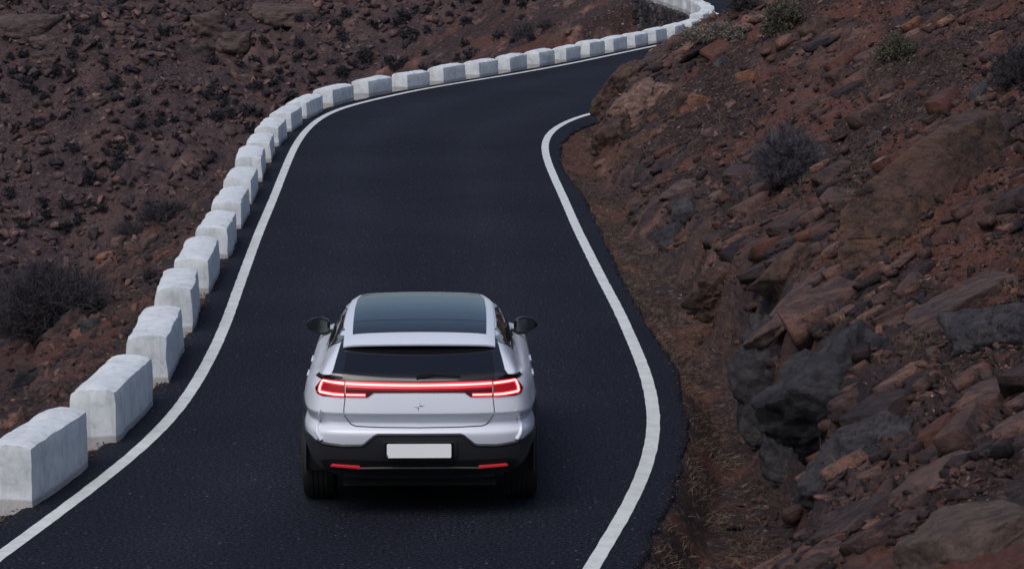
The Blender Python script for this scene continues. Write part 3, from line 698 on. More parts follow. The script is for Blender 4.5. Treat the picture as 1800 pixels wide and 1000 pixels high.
# ------------------------------------------------------------------ broken rock chunks and loose stones (uncountable): joined shards
def chunk(seed):
    """blocky fragment: a jittered box with knocked-off corners"""
    rng = np.random.default_rng(seed); bm = bmesh.new()
    for sx in (-1, 1):
        for sy in (-1, 1):
            for sz in (-1, 1):
                c = np.array([sx, sy, sz]) * rng.uniform(0.72, 1.0, 3)
                if rng.random() < 0.45:
                    for k in range(3):
                        d = c.copy(); d[k] *= rng.uniform(0.35, 0.75); bm.verts.new(d * rng.uniform(0.9, 1.0, 3))
                else: bm.verts.new(c)
    r = bmesh.ops.convex_hull(bm, input=bm.verts)
    bmesh.ops.delete(bm, geom=[g for g in r['geom_interior'] if isinstance(g, bmesh.types.BMVert)], context='VERTS')
    bmesh.ops.triangulate(bm, faces=bm.faces); bm.verts.index_update()
    V = np.array([v.co[:] for v in bm.verts]); F = np.array([[v.index for v in f.verts] for f in bm.faces]); bm.free()
    return V, F
CHUNKS = [chunk(700 + k) for k in range(10)]
# ------------------------------------------------------------------
def hull(seed, n=11):
    rng = np.random.default_rng(seed); bm = bmesh.new()
    for _ in range(n):
        v = rng.normal(size=3); v /= np.linalg.norm(v); bm.verts.new(v * rng.uniform(0.75, 1.0))
    r = bmesh.ops.convex_hull(bm, input=bm.verts)
    bmesh.ops.delete(bm, geom=[g for g in r['geom_interior'] if isinstance(g, bmesh.types.BMVert)], context='VERTS')
    bmesh.ops.triangulate(bm, faces=bm.faces)
    bm.verts.index_update()
    V = np.array([v.co[:] for v in bm.verts]); F = np.array([[v.index for v in f.verts] for f in bm.faces]); bm.free()
    return V, F
HULLS = [hull(300 + k, 7 + k % 4) for k in range(8)]
def rotmats(rng, n, tilt):
    a = rng.uniform(0, 2 * np.pi, n); b = rng.normal(0, tilt, n); c = rng.normal(0, tilt, n)
    def R(ax, t):
        m = np.zeros((n, 3, 3)); i, j = [(1, 2), (0, 2), (0, 1)][ax]
        m[:, ax, ax] = 1; m[:, i, i] = np.cos(t); m[:, j, j] = np.cos(t); m[:, i, j] = -np.sin(t); m[:, j, i] = np.sin(t); return m
    return R(1, b) @ R(0, c) @ R(2, a)
def stones(name, P, size, mat, label, rng, flat=0.42, tilt=0.55, tone_pow=1.0, shapes=None, R=None, S=None):
    shapes = shapes or HULLS
    n = len(P); Vs = []; Fs = []; Ts = []; base = 0
    if S is None: S = size[:, None] * np.stack([rng.uniform(0.7, 1.35, n), rng.uniform(0.55, 1.0, n), rng.uniform(flat * 0.6, flat * 1.3, n)], 1)
    if R is None: R = rotmats(rng, n, tilt)
    tone = rng.random(n) ** tone_pow; warm = (rng.random(n) < 0.06) * rng.uniform(0.4, 1.0, n)
    kid = rng.integers(0, len(shapes), n)
    for k, (hv, hf) in enumerate(shapes):
        idx = np.nonzero(kid == k)[0]
        if not len(idx): continue
        V = np.einsum('nij,nvj->nvi', R[idx], hv[None] * S[idx][:, None]) + P[idx][:, None]
        F = hf[None] + (np.arange(len(idx)) * len(hv))[:, None, None] + base
        Vs.append(V.reshape(-1, 3)); Fs.append(F.reshape(-1, 3)); base += len(idx) * len(hv)
        t = np.stack([tone[idx], np.ones(len(idx)), warm[idx]], 1); Ts.append(np.repeat(t, len(hv), 0))
    o = mesh_np(name, np.concatenate(Vs), np.concatenate(Fs), mat, smooth=False, attrs={'tone': np.concatenate(Ts)})
    tag(o, label, 'stones', kind='stuff'); return o
def scatter_hill(n, seed, smin, smax, ylo=19, yhi=68, bias=1.0, pw=3.0):
    rng = np.random.default_rng(seed)
    Y = ylo * np.exp(rng.random(n) * math.log(yhi / ylo)); t = rng.uniform(0.05, 1, n) ** 0.8 * np.interp(Y, [19, 30, 45, 68], [3.2, 4.6, 6.5, 6.0]) + 0.1
    X = XR(Y) + t
    z, rm, tone, on, tt = hR(X, Y, True, True)
    clump = fbm2(X * 0.9 + 5, Y * 0.6, 3, 140)
    keep = (rng.random(n) < np.clip(1.0 - 0.60 * rm + 0.5 * clump, 0.06, 1)) & (rng.random(n) < 0.25 + 0.75 * on)
    X, Y, z = X[keep], Y[keep], z[keep]
    size = (smin + (smax - smin) * rng.random(len(X)) ** pw)
    return np.stack([X, Y, z + size * 0.12], 1), size, rng
P, s, r = scatter_hill(46000, 1, 0.010, 0.055)
stones('scree', P, s, M['stone'], 'loose dark scree covering the right hillside', r, tone_pow=1.3)
P, s, r = scatter_hill(5200, 2, 0.045, 0.13, pw=2.5)
stones('scree_stones', P, s, M['stone'], 'larger loose stones scattered over the right hillside', r, tone_pow=1.2)
def rubble(n, seed, smin, smax, name, label, pw, single=False):
    """chunks lying along the strike of the strata, crowded where the bedrock shows"""
    rng = np.random.default_rng(seed)
    Y = 19 * np.exp(rng.random(n) * math.log(67 / 19)); t = rng.random(n) ** 0.9 * np.interp(Y, [19, 30, 45, 67], [3.2, 4.6, 6.5, 5.0]) + 0.05
    X = XR(Y) + t; z, rm, tone, on, tt = hR(X, Y, True, True)
    band = fbm2((X * DS[0] + Y * DS[1]) * 0.22, (X * DS[1] - Y * DS[0]) * 0.75, 3, 170)
    keep = (rng.random(n) < np.clip(0.10 + 0.9 * rm + 0.9 * band, 0.03, 1)) & (on > 0.3)
    X, Y, z = X[keep], Y[keep], z[keep]; n = len(X)
    sz = smin + (smax - smin) * rng.random(n) ** pw
    S = sz[:, None] * np.stack([rng.uniform(0.8, 1.9, n), rng.uniform(0.5, 1.0, n), rng.uniform(0.25, 0.65, n)], 1)
    zx = 0.45; a = np.array([DS[0], DS[1], zx * DS[0]]); a /= np.linalg.norm(a); nn = np.array([-zx, 0, 1.0]); nn -= a * (nn @ a); nn /= np.linalg.norm(nn)
    B = np.stack([a, np.cross(nn, a), nn], 1)
    R = B[None] @ rotmats(rng, n, 0.28)
    # keep the turn about the normal small so that beds line up
    th = rng.normal(0, 0.35, n); Rz = np.zeros((n, 3, 3)); Rz[:, 0, 0] = np.cos(th); Rz[:, 0, 1] = -np.sin(th); Rz[:, 1, 0] = np.sin(th); Rz[:, 1, 1] = np.cos(th); Rz[:, 2, 2] = 1
    b_ = rng.normal(0, 0.22, n); Rx = np.zeros((n, 3, 3)); Rx[:, 0, 0] = 1; Rx[:, 1, 1] = np.cos(b_); Rx[:, 1, 2] = -np.sin(b_); Rx[:, 2, 1] = np.sin(b_); Rx[:, 2, 2] = np.cos(b_)
    R = B[None] @ Rz @ Rx
    P = np.stack([X, Y, z + S[:, 2] * 0.25], 1)
    if not single:
        stones(name, P, sz, M['stone_big'], label, rng, shapes=CHUNKS, R=R, S=S, tone_pow=1.15); return
    # clear of the named boulders and bushes
    for (bx, by, br) in TAKEN:
        d = np.hypot(P[:, 0] - bx, (P[:, 1] - by) * 0.8); ok = d > br * 0.8 + sz * 0.5
        P, S, R, sz = P[ok], S[ok], R[ok], sz[ok]
    meshes = []
    for k, (hv, hf) in enumerate(CHUNKS):
        for q in range(4):
            at = np.repeat([[rng.random() ** 1.1, 1.0, 0.9 * (rng.random() < 0.12)]], len(hv), 0)
            o = mesh_np(name, hv, hf, M['stone_big'], smooth=False, attrs={'tone': at}); meshes.append(o)
    order = np.argsort(-sz)[:270]; first = set()
    for c, idx in enumerate(order):
        k = c if c < len(meshes) else int(rng.integers(0, len(meshes)))
        o = meshes[k]
        if k in first: o = meshes[k].copy(); COL.objects.link(o)
        first.add(k)
        M4 = Matrix([[*(R[idx][r] * S[idx]), P[idx][r]] for r in range(3)] + [[0, 0, 0, 1]]); o.matrix_world = M4
        tag(o, label, 'rock', 'broken rocks bedded in the right hillside')
M['stone_big'] = mat_rock('broken_rock', PAL, strat=True, fine=1.2, soil=False)
rubble(900, 61, 0.09, 0.27, 'broken_rock', 'angular broken rock bedded in the stony right hillside', 2.0, True)
rubble(5200, 62, 0.035, 0.12, 'rubble', 'angular rubble along the rock bands of the right hillside', 2.0)
# pale pebbles in the runnels at lower right
def pale_patch():
    rng = np.random.default_rng(9); n = 9000
    Y = rng.uniform(20, 31, n); t = rng.uniform(0.9, 3.4, n); X = XR(Y) + t
    k = fbm2((X * DS[1] - Y * DS[0]) * 1.3, (X * DS[0] + Y * DS[1]) * 0.3, 3, 150) > 0.12
    X, Y = X[k], Y[k]; s = rng.uniform(0.008, 0.022, len(X)); z = hR(X, Y)
    stones('pebbles', np.stack([X, Y, z + s * 0.2], 1), s, M['pebble'], 'fine pale pebbles in the runnels at the lower right', rng)
M['pebble'] = mat_rock('pale_pebble', dict(dark=(0.07, 0.052, 0.044), mid=(0.17, 0.125, 0.098), warm=(0.27, 0.20, 0.145), pale=(0.42, 0.35, 0.28), soil=PAL['soil'], patch=PAL['patch']), strat=False, fine=3, soil=False)
pale_patch()
# embankment on the left
def left_stones():
    rng = np.random.default_rng(21); n = 9000
    Y = 22 * np.exp(rng.random(n) * math.log(56 / 22)); d = rng.random(n) ** 1.2 * 6 + 0.5; X = XL(Y) - d
    z = hL(X, Y); s = 0.014 + 0.10 * rng.random(n) ** 4
    stones('embankment_stones', np.stack([X, Y, z + s * 0.15], 1), s, M['stone'], 'loose stones on the embankment left of the white blocks', rng, tone_pow=1.1)
    n = 900; Y = rng.uniform(75, 100, n); d = rng.random(n) * 8 + 0.8; X = XL(Y) - d
    z = hL(X, Y); s = 0.03 + 0.12 * rng.random(n) ** 3
    stones('bank_stones', np.stack([X, Y, z + s * 0.15], 1), s, M['stone'], 'stones on the red bank behind the far blocks', rng)
    n = 23000; Y = rng.uniform(94, 134, n); X = rng.uniform(-0.19, 0.03, n) * Y
    z, rm, tone, isf, d = hL(X, Y, True, True); k = isf > 0.5
    X, Y, z = X[k], Y[k], z[k]; s = 0.05 + 0.36 * rng.random(len(X)) ** 6
    stones('valley_stones', np.stack([X, Y, z + s * 0.2], 1), s, M['stone_far'], 'stones strewn over the far slope of the valley', rng, flat=0.55)
left_stones()
# grit at the foot of the blocks
def grit():
    rng = np.random.default_rng(31); n = 3500
    Y = 22 * np.exp(rng.random(n) * math.log(60 / 22)); X = XL(Y) + rng.normal(-0.03, 0.06, n)
    s = 0.005 + 0.018 * rng.random(n) ** 3
    stones('roadside_grit', np.stack([X, Y, 0.0 * X + 0.002], 1), s, M['stone'], 'grit along the feet of the white blocks', rng, tone_pow=0.8)
    n = 1600; Y = 21 * np.exp(rng.random(n) * math.log(60 / 21)); X = XR(Y) + rng.normal(-0.01, 0.035, n); s = 0.004 + 0.014 * rng.random(n) ** 3
    stones('verge_grit', np.stack([X, Y, 0.0 * X + 0.0], 1), s, M['stone'], 'grit along the broken right edge of the asphalt', rng, tone_pow=0.8)
grit()

# ------------------------------------------------------------------ vegetation
def ribbons(base, tip, width, bend, rng):
    """thin two-segment blades: base, tip (n,3) -> verts, quads"""
    n = len(base); mid = (base + tip) / 2 + bend
    d = tip - base; side = np.cross(d, rng.normal(size=(n, 3))); side /= np.linalg.norm(side, axis=1)[:, None] + 1e-9
    w = width[:, None] * side
    V = np.stack([base - w, base + w, mid - w * 0.75, mid + w * 0.75, tip - w * 0.3, tip + w * 0.3], 1)
    i = np.arange(n)[:, None] * 6
    F = np.concatenate([i + [0, 1, 3, 2], i + [2, 3, 5, 4]])
    return V.reshape(-1, 3), F
def dry_grass():
    rng = np.random.default_rng(41); n = 52000
    Y = 19.5 * np.exp(rng.random(n) * math.log(62 / 19.5))
    vv = np.interp(Y, [19, 24, 27, 30, 33, 35.5, 38, 41, 45, 50, 54, 57, 62], [1.2, 1.15, 0.95, 0.75, 0.7, 0.85, 1.1, 1.0, 0.9, 0.9, 0.8, 0.6, 0.3])
    t = rng.random(n) * vv + 0.02; X = XR(Y) + t
    k = (fbm2(X * 2.2, Y * 1.4, 3, 160) + 0.25 * np.interp(Y, [20, 30, 34, 45, 60], [-1.0, -0.4, 0.9, 0.9, 0.6]) + rng.normal(0, 0.25, n)) > 0.0
    X, Y = X[k], Y[k]; n = len(X); z = hR(X, Y)
    b = np.stack([X, Y, z - 0.005], 1); h = rng.uniform(0.015, 0.07, n); a = rng.uniform(0, 2 * np.pi, n); l = rng.uniform(0.02, 0.11, n)
    tip = b + np.stack([np.cos(a) * l, np.sin(a) * l, h * rng.uniform(0.2, 1.0, n)], 1)
    V, F = ribbons(b, tip, rng.uniform(0.0015, 0.0035, n), np.stack([0 * h, 0 * h, h * 0.25], 1), rng)
    o = mesh_np('dry_grass', V, F, M['grass']); tag(o, 'dry straw coloured grass on the verge right of the road', 'grass', kind='stuff')
    # sparse tufts on both slopes
    n0 = 500; Y0 = 22 * np.exp(rng.random(n0) * math.log(62 / 22)); X0 = XR(Y0) + rng.uniform(0.8, 5.5, n0)
    X1 = np.repeat(X0, 26) + rng.normal(0, 0.03, n0 * 26); Y1 = np.repeat(Y0, 26) + rng.normal(0, 0.04, n0 * 26); n = len(X1)
    b = np.stack([X1, Y1, hR(X1, Y1)], 1); a = rng.uniform(0, 2 * np.pi, n); l = rng.uniform(0.02, 0.10, n)
    tip = b + np.stack([np.cos(a) * l, np.sin(a) * l, rng.uniform(0.03, 0.12, n)], 1)
    V, F = ribbons(b, tip, rng.uniform(0.0015, 0.003, n), np.zeros((n, 3)), rng)
    o = mesh_np('grass_tufts', V, F, M['grass']); tag(o, 'thin dry grass tufts among the rocks of the right hillside', 'grass', kind='stuff')
dry_grass()

def bush_mesh(seed, w, d, h, n_main, n_sub, tw, leafy=0, leaf=0.02):
    """dome of forking twigs; returns (stem verts, faces), (spray verts, faces)"""
    rng = np.random.default_rng(seed)
    az = rng.uniform(0, 2 * np.pi, n_main); el = np.arccos(rng.uniform(0.02, 1, n_main)); r = rng.uniform(0.75, 1.05, n_main)
    lump = 1 + 0.22 * perlin3(np.cos(az) * 1.6 + seed, np.sin(az) * 1.6, np.cos(el) * 1.6, 5)
    tip = np.stack([np.cos(az) * np.sin(el) * w / 2, np.sin(az) * np.sin(el) * d / 2, np.cos(el) * h], 1) * (r * lump)[:, None]
    base = np.stack([np.cos(az) * w * 0.06, np.sin(az) * d * 0.06, -0.05 + 0 * az], 1) * rng.random((n_main, 1))
    bend = np.stack([0 * az, 0 * az, np.linalg.norm(tip, axis=1) * 0.08], 1)
    sv, sf = ribbons(base, tip, np.full(n_main, tw * 1.5), bend, rng)
    k = rng.integers(0, n_main, n_sub); u = rng.uniform(0.35, 1.0, n_sub)[:, None]
    b2 = base[k] + (tip[k] - base[k]) * u + bend[k] * (4 * u * (1 - u))
    dirn = (tip[k] - base[k]); dirn /= np.linalg.norm(dirn, axis=1)[:, None]
    dirn = dirn + rng.normal(size=(n_sub, 3)) * 0.75; dirn /= np.linalg.norm(dirn, axis=1)[:, None]
    L = rng.uniform(0.04, 0.13, n_sub)[:, None] * max(w, h)
    v2, f2 = ribbons(b2, b2 + dirn * L, np.full(n_sub, tw), rng.normal(size=(n_sub, 3)) * 0.01, rng)
    if leafy:
        k2 = rng.integers(0, n_sub, leafy); b3 = b2[k2] + dirn[k2] * L[k2] * rng.uniform(0.3, 1, (leafy, 1))
        d3 = rng.normal(size=(leafy, 3)); d3 /= np.linalg.norm(d3, axis=1)[:, None]
        v3, f3 = ribbons(b3, b3 + d3 * leaf * 2.2, np.full(leafy, leaf * 0.5), np.zeros((leafy, 3)), rng)
        f2 = np.r_[f2, f3 + len(v2)]; v2 = np.r_[v2, v3]
    return (sv, sf), (v2, f2)
def bush(px, py, wpx, hpx, label, fn, seed, mat, n=(160, 2600), tw=0.003, leafy=0, leaf=0.02, name='bush', stem=None, depth=1.0):
    p, sc = spot(px, py, fn); w = wpx / sc; h = hpx / sc
    a, b = bush_mesh(seed, w, w * depth, h, n[0], n[1], tw, leafy, leaf)
    root = empty(name, (p[0], p[1], p[2] - 0.03)); tag(root, label, 'bush')
    mesh_np('stem', a[0], a[1], stem or M['twig'], root); mesh_np('foliage', b[0], b[1], mat, root)
    return root
bush(1388, 318, 140, 100, 'rounded grey leafless bush in the middle of the right hillside', hR, 1, M['twig'], (500, 26000), 0.0026)
bush(1785, 150, 110, 90, 'grey leafless bush at the right photo edge, high on the slope', hR, 2, M['twig_dark'], (220, 6000), 0.0035)
bush(1578, 100, 95, 44, 'olive green cushion shrub high on the right hillside', hR, 3, M['leaf_olive'], (200, 3500), 0.004, 2500, 0.018, name='shrub')
bush(1378, 58, 90, 62, 'pale olive bush on the ridge at the top of the photo', hR, 4, M['leaf_olive'], (200, 4000), 0.005, 3500, 0.022, name='shrub')
bush(1255, 70, 130, 32, 'low pale scrub strip along the ridge left of the pale olive bush', hR, 5, M['lichen'], (160, 2600), 0.005, 2500, 0.022, name='shrub')
bush(1310, 16, 70, 36, 'dark scrub on the skyline ridge beside the far road', hR, 6, M['twig_dark'], (160, 2500), 0.005, 800, 0.02, name='shrub')
bush(95, 585, 250, 125, 'big dark leafless bush on the embankment at the left edge', hL, 7, M['twig_dark'], (520, 24000), 0.0035)
bush(15, 560, 160, 100, 'dark bush behind the big embankment bush, at the left photo edge', hL, 8, M['twig_dark'], (260, 7000), 0.004)
bush(300, 385, 130, 34, 'low dark scrub along the ridge beside the seventh white block', hL, 9, M['twig_dark'], (200, 4200), 0.004, name='shrub')
bush(235, 412, 90, 26, 'low dark scrub lower down the ridge by the yellowish rocks', hL, 10, M['twig_dark'], (160, 2600), 0.004, name='shrub')
bush(265, 490, 40, 26, 'small dark shrub behind the fourth white block', hL, 11, M['twig_dark'], (100, 1400), 0.004, name='shrub')
bush(920, 62, 60, 26, 'dark shrub on the edge of the red bank behind the far blocks', hL, 12, M['twig_dark'], (100, 1500), 0.006, name='shrub')
bush(960, 50, 50, 18, 'small dark shrub up the red bank behind the far blocks', hL, 13, M['twig_dark'], (100, 1000), 0.006, name='shrub')
bush(1235, 605, 36, 22, 'small withered shrub at the edge of the dry grass pocket', hR, 14, M['grass'], (60, 500), 0.0025, name='shrub', stem=M['grass'])

def far_shrubs():
    rng = np.random.default_rng(77); meshes = []
    for k in range(6):
        (sv, sf), (v, f) = bush_mesh(500 + k, 1.0, 1.0, 0.55 + 0.06 * k, 40, 260, 0.012, 420, 0.055)
        V = np.r_[sv, v]; F = np.r_[sf, f + len(sv)]
        o = mesh_np('far_shrub', V, F, M['leaf_far']); meshes.append(o)
    n = 0; used = [False] * 6
    while n < 250:
        px = rng.uniform(-5, 1000); py = rng.uniform(-4, 560)
        bx = np.interp(py, [60, 110, 150, 180, 250, 400, 520, 600], [960, 860, 660, 540, 440, 330, 215, 120])
        if px > bx: continue
        if perlin2(np.array([px / 110.0]), np.array([py / 70.0]), 8)[0] + rng.normal(0, 0.35) < -0.05: continue
        p, sc = spot(px, py, hL)
        if p[1] < 88: continue
        k = int(rng.integers(0, 6)); o = meshes[k]
        if used[k]:
            o = meshes[k].copy(); COL.objects.link(o)
        used[k] = True
        s = rng.uniform(10, 27) / sc * (1.25 if rng.random() < 0.15 else 1.0)
        z = hL(np.array([p[0]]), np.array([p[1]]))[0]
        o.location = (p[0], p[1], z - 0.03); o.rotation_euler = (0, 0, rng.uniform(0, 6.28)); o.scale = (s * 1.15, s * 1.15, s)
        tag(o, 'small dark shrub dotted over the stony far slope', 'shrub', 'small dark shrubs on the far slope'); n += 1
far_shrubs()

# ------------------------------------------------------------------ the car (local: x right, y forward, z up, origin under the rear axle)
M['paint'] = plain('white_paint', (0.70, 0.725, 0.79), 0.30, 0.0, 0.35)
M['glass'] = plain('dark_glass', (0.006, 0.006, 0.009), 0.04, 0.0, 0.0, spec=0.5)
M['glass_roof'] = plain('roof_glass', (0.007, 0.007, 0.010), 0.10, 0.0, 0.0, spec=0.34)
M['gloss_black'] = plain('gloss_black', (0.007, 0.007, 0.009), 0.12, 0.0, 0.6)
M['clad'] = plain('cladding', (0.020, 0.020, 0.025), 0.55, var=0.1)
M['clad_dark'] = plain('bumper_insert', (0.006, 0.006, 0.007), 0.5)
M['slot'] = plain('slot_shadow_grey', (0.10, 0.10, 0.11), 0.6)
M['seam'] = plain('shut_line', (0.01, 0.01, 0.012), 0.6)
M['rubber'] = plain('tyre_rubber', (0.012, 0.012, 0.013), 0.75, var=0.2)
M['alloy'] = plain('alloy', (0.10, 0.10, 0.11), 0.35, 0.9)
M['plate'] = plain('plate_white', (0.92, 0.92, 0.92), 0.3)
M['plate_blue'] = plain('plate_blue', (0.03, 0.06, 0.25), 0.4)
M['lens'] = plain('red_lens', (0.06, 0.003, 0.005), 0.4, 0.0, 0.0, (1.0, 0.012, 0.03), 0.24, spec=0.15)  # weak emission imitates the red glow spreading around the light strips
M['lens_dim'] = plain('smoked_lens', (0.012, 0.002, 0.004), 0.25, 0.0, 0.0, (1.0, 0.01, 0.03), 0.04, spec=0.2)
M['led'] = plain('lit_led', (0.4, 0.02, 0.02), 0.3, 0, 0, (1.0, 0.30, 0.26), 3.4)
M['halo'] = plain('glow_halo', (0.4, 0.01, 0.02), 0.3, 0, 0, (1.0, 0.016, 0.04), 1.5)  # bloom of the light strips, put in as an emitting colour
M['reflector'] = plain('red_reflector', (0.45, 0.02, 0.03), 0.2, 0, 0.5, (1.0, 0.05, 0.06), 0.22)  # no lamp: the light it throws back is put in as weak emission
M['chrome'] = plain('emblem_metal', (0.55, 0.56, 0.60), 0.35, 0.2)
M['mirror'] = plain('mirror_glass', (0.10, 0.12, 0.12), 0.08, 0.9)
M['under'] = plain('underbody', (0.006, 0.006, 0.006), 0.9)
M['inside'] = plain('cabin_dark', (0.010, 0.010, 0.011), 0.8)

def pchip(x, Yv, xi):
    """monotone cubic along axis 0"""
    Yv = np.asarray(Yv, float); h = np.diff(x); sh = (-1,) + (1,) * (Yv.ndim - 1); hh = h.reshape(sh)
    dl = np.diff(Yv, axis=0) / hh; d = np.zeros_like(Yv)
    w1 = 2 * hh[1:] + hh[:-1]; w2 = hh[1:] + 2 * hh[:-1]
    with np.errstate(divide='ignore', invalid='ignore'):
        m = (w1 + w2) / (w1 / dl[:-1] + w2 / dl[1:])
    ok = dl[:-1] * dl[1:] > 0
    d[1:-1] = np.where(ok, m, 0); d[0] = dl[0]; d[-1] = dl[-1]
    k = np.clip(np.searchsorted(x, xi, 'right') - 1, 0, len(x) - 2); t = ((xi - x[k]) / h[k]).reshape(sh); hk = h[k].reshape(sh)
    return (2*t**3-3*t**2+1)*Yv[k] + (t**3-2*t**2+t)*hk*d[k] + (-2*t**3+3*t**2)*Yv[k+1] + (t**3-t**2)*hk*d[k+1]

# rows: z rear, z mid, z front, half width, tail y, nose y
ROWS = [(0.30, 0.27, 0.28, 0.86, -0.76, 3.74), (0.36, 0.33, 0.36, 0.945, -0.88, 3.83), (0.50, 0.48, 0.50, 0.960, -0.955, 3.89), (0.695, 0.66, 0.62, 0.960, -0.998, 3.90),
        (0.755, 0.74, 0.68, 0.948, -0.952, 3.895), (0.785, 0.77, 0.70, 0.940, -0.920, 3.89), (0.858, 0.86, 0.77, 0.957, -0.982, 3.865), (0.872, 0.875, 0.785, 0.958, -0.987, 3.86),
        (1.03, 0.965, 0.86, 0.935, -0.960, 3.80), (1.125, 1.045, 0.95, 0.880, -0.915, 3.45),
        (1.165, 1.09, 1.05, 0.820, -0.875, 2.75), (1.26, 1.245, 1.22, 0.750, -0.70, 2.40), (1.355, 1.365, 1.35, 0.675, -0.49, 1.98), (1.388, 1.415, 1.40, 0.618, -0.38, 1.76),
        (1.395, 1.428, 1.41, 0.45, -0.30, 1.55), (1.397, 1.432, 1.415, 0.0, -0.22, 1.45)]
RB = 8                                              # first row of the shoulder
FX_LO = np.array([0, .37, .65, .845, .935, .985, 1, 1, 0.997, .99, .965, .83, .52, 0])
FX_HI = np.array([0, .45, .80, .935, .975, .99, 1, 1, 0.99, .975, .95, .85, .55, 0])
DY = [0, 0.010, 0.040, 0.115, 0.30]
FR = np.array([0, 0, 0, 0, 0, .145, .225, .41, .61, .795, .90, .962, .99, 1.0])
ZW = np.array([0, 0, 0, 0.02, 0.08, 0.30, 0.65, 1, 1, 1, 1, 1, 1, 1.0]); ZF = np.array([0, 0, 0, 0, 0, 0, 0, 0, 0.05, 0.4, 0.75, 0.95, 1, 1.0])
cage = np.zeros((len(ROWS), 14, 3))
for r, (zr, zm, zf, w, yt, yf) in enumerate(ROWS):
    hi = sstep(RB, RB + 3, np.array(float(r)))
    fx = FX_LO * (1 - hi) + FX_HI * hi
    if r >= RB + 2: fx = FX_HI.copy()
    cage[r, :, 0] = w * fx
    y = yt + (yf - yt) * FR
    dsc = 1.0 if r < RB + 2 else 0.55
    for c in range(5): y[c] = yt + DY[c] * dsc
    y[4] = yt + DY[4] * (1.0 if r < RB + 2 else 0.8)
    cage[r, :, 1] = y
    z = zr * (1 - ZW) + zm * ZW; z = z * (1 - ZF) + zf * ZF
    cage[r, :, 2] = z
# hip over the rear wheel stands a little higher and wider
for r in (RB, RB + 1): cage[r, 3:6, 2] += np.array([0.005, 0.012, 0.01])
NV, NC = 12, 10
vi = np.linspace(0, len(ROWS) - 1, (len(ROWS) - 1) * NV + 1); ci = np.linspace(0, 13, 13 * NC + 1)
D1 = pchip(np.arange(len(ROWS), dtype=float), cage, vi)
DENSE = np.swapaxes(pchip(np.arange(14.0), np.swapaxes(D1, 0, 1), ci), 0, 1)      # (nv, nc, 3)
i3 = 3 * NV
UT = np.r_[0, np.cumsum(np.linalg.norm(np.diff(DENSE[i3, :, :2], axis=0), axis=1))]
Y3 = DENSE[i3, :, 1]
def u_of_y(y):
    k = np.arange(30, len(UT) - 30); return float(np.interp(y, Y3[k], UT[k]))
def surf1(u, z):
    su = 1 if u >= 0 else -1; cf = np.interp(abs(u), UT, np.arange(len(UT))); c0 = min(int(cf), len(UT) - 2); f = cf - c0
    col = DENSE[:, c0] * (1 - f) + DENSE[:, c0 + 1] * f
    zz = np.maximum.accumulate(col[:, 2] + np.arange(len(col)) * 1e-7)
    return np.array([su * np.interp(z, zz, col[:, 0]), np.interp(z, zz, col[:, 1]), z])
def surf(u, z, off=0.0):
    p = surf1(u, z)
    e = 0.012
    n = np.cross(surf1(u + e, z) - surf1(u - e, z), surf1(u, z + e) - surf1(u, z - e)); n /= np.linalg.norm(n) + 1e-12
    return p + n * off

car = empty('car', (-0.762, 26.27, 0.0), math.radians(1.1))
tag(car, 'white electric crossover driving away with its red light bar lit', 'car')

def densify(poly, step):
    out = []
    for a, b in zip(poly, poly[1:] + poly[:1]):
        a = np.array(a); b = np.array(b); n = max(1, int(np.linalg.norm(b - a) / step))
        for k in range(n): out.append(tuple(a + (b - a) * k / n))
    return out
def round_poly(poly, r, n=4):
    out = []
    m = len(poly)
    for i in range(m):
        p = np.array(poly[i]); a = np.array(poly[i - 1]); b = np.array(poly[(i + 1) % m])
        da = (a - p); la = np.linalg.norm(da); db = (b - p); lb = np.linalg.norm(db); rr = min(r, la * 0.45, lb * 0.45)
        s = p + da / la * rr; e = p + db / lb * rr
        for k in range(n + 1):
            t = k / n; out.append(tuple((1 - t) ** 2 * s + 2 * t * (1 - t) * p + t * t * e))
    return out
def panel(name, poly, mapf, mat, off=0.004, skirt=0.008, step=0.03, rnd=0.0, parent=None, dome=0.0):
    """a shell cut to a 2-D outline and laid on a surface, with turned-in edges"""
    if rnd: poly = round_poly(poly, rnd)
    B = densify(list(poly), step); nb = len(B)
    xs = [p[0] for p in B]; ys = [p[1] for p in B]
    pts = [Vector(p) for p in B]
    g = step
    for x in np.arange(min(xs) + g * 0.5, max(xs), g):
        for y in np.arange(min(ys) + g * 0.5, max(ys), g * 0.8): pts.append(Vector((x, y)))
    edges = [(i, (i + 1) % nb) for i in range(nb)]
    vv, ee, ff, ov, oe, of = delaunay_2d_cdt(pts, edges, [list(range(nb))], 1, 1e-5)
    V = [mapf(p[0], p[1], off) for p in vv]
    F = [list(f) for f in ff]
    # skirt
    bnd = {}
    for f in F:
        for a, b in zip(f, f[1:] + f[:1]):
            if (b, a) in bnd: del bnd[(b, a)]
            else: bnd[(a, b)] = 1
    low = {}
    for (a, b) in bnd:
        for k in (a, b):
            if k not in low:
                low[k] = len(V); V.append(mapf(vv[k][0], vv[k][1], off - skirt))
    for (a, b) in bnd: F.append([b, a, low[a], low[b]])
    used = sorted({i for f in F for i in f}); remap = {v: k for k, v in enumerate(used)}
    V = [V[i] for i in used]; F = [[remap[i] for i in f] for f in F]
    o = mesh_np(name, np.array(V), F, mat, parent or car)
    bm = bmesh.new(); bm.from_mesh(o.data); bmesh.ops.recalc_face_normals(bm, faces=bm.faces); bm.to_mesh(o.data); bm.free()
    sharp_edges(o, 40)
    return o
def sharp_edges(o, deg):
    me = o.data; bm = bmesh.new(); bm.from_mesh(me)
    for e in bm.edges:
        if len(e.link_faces) == 2 and e.calc_face_angle(0) > math.radians(deg): e.smooth = False
    bm.to_mesh(me); bm.free()
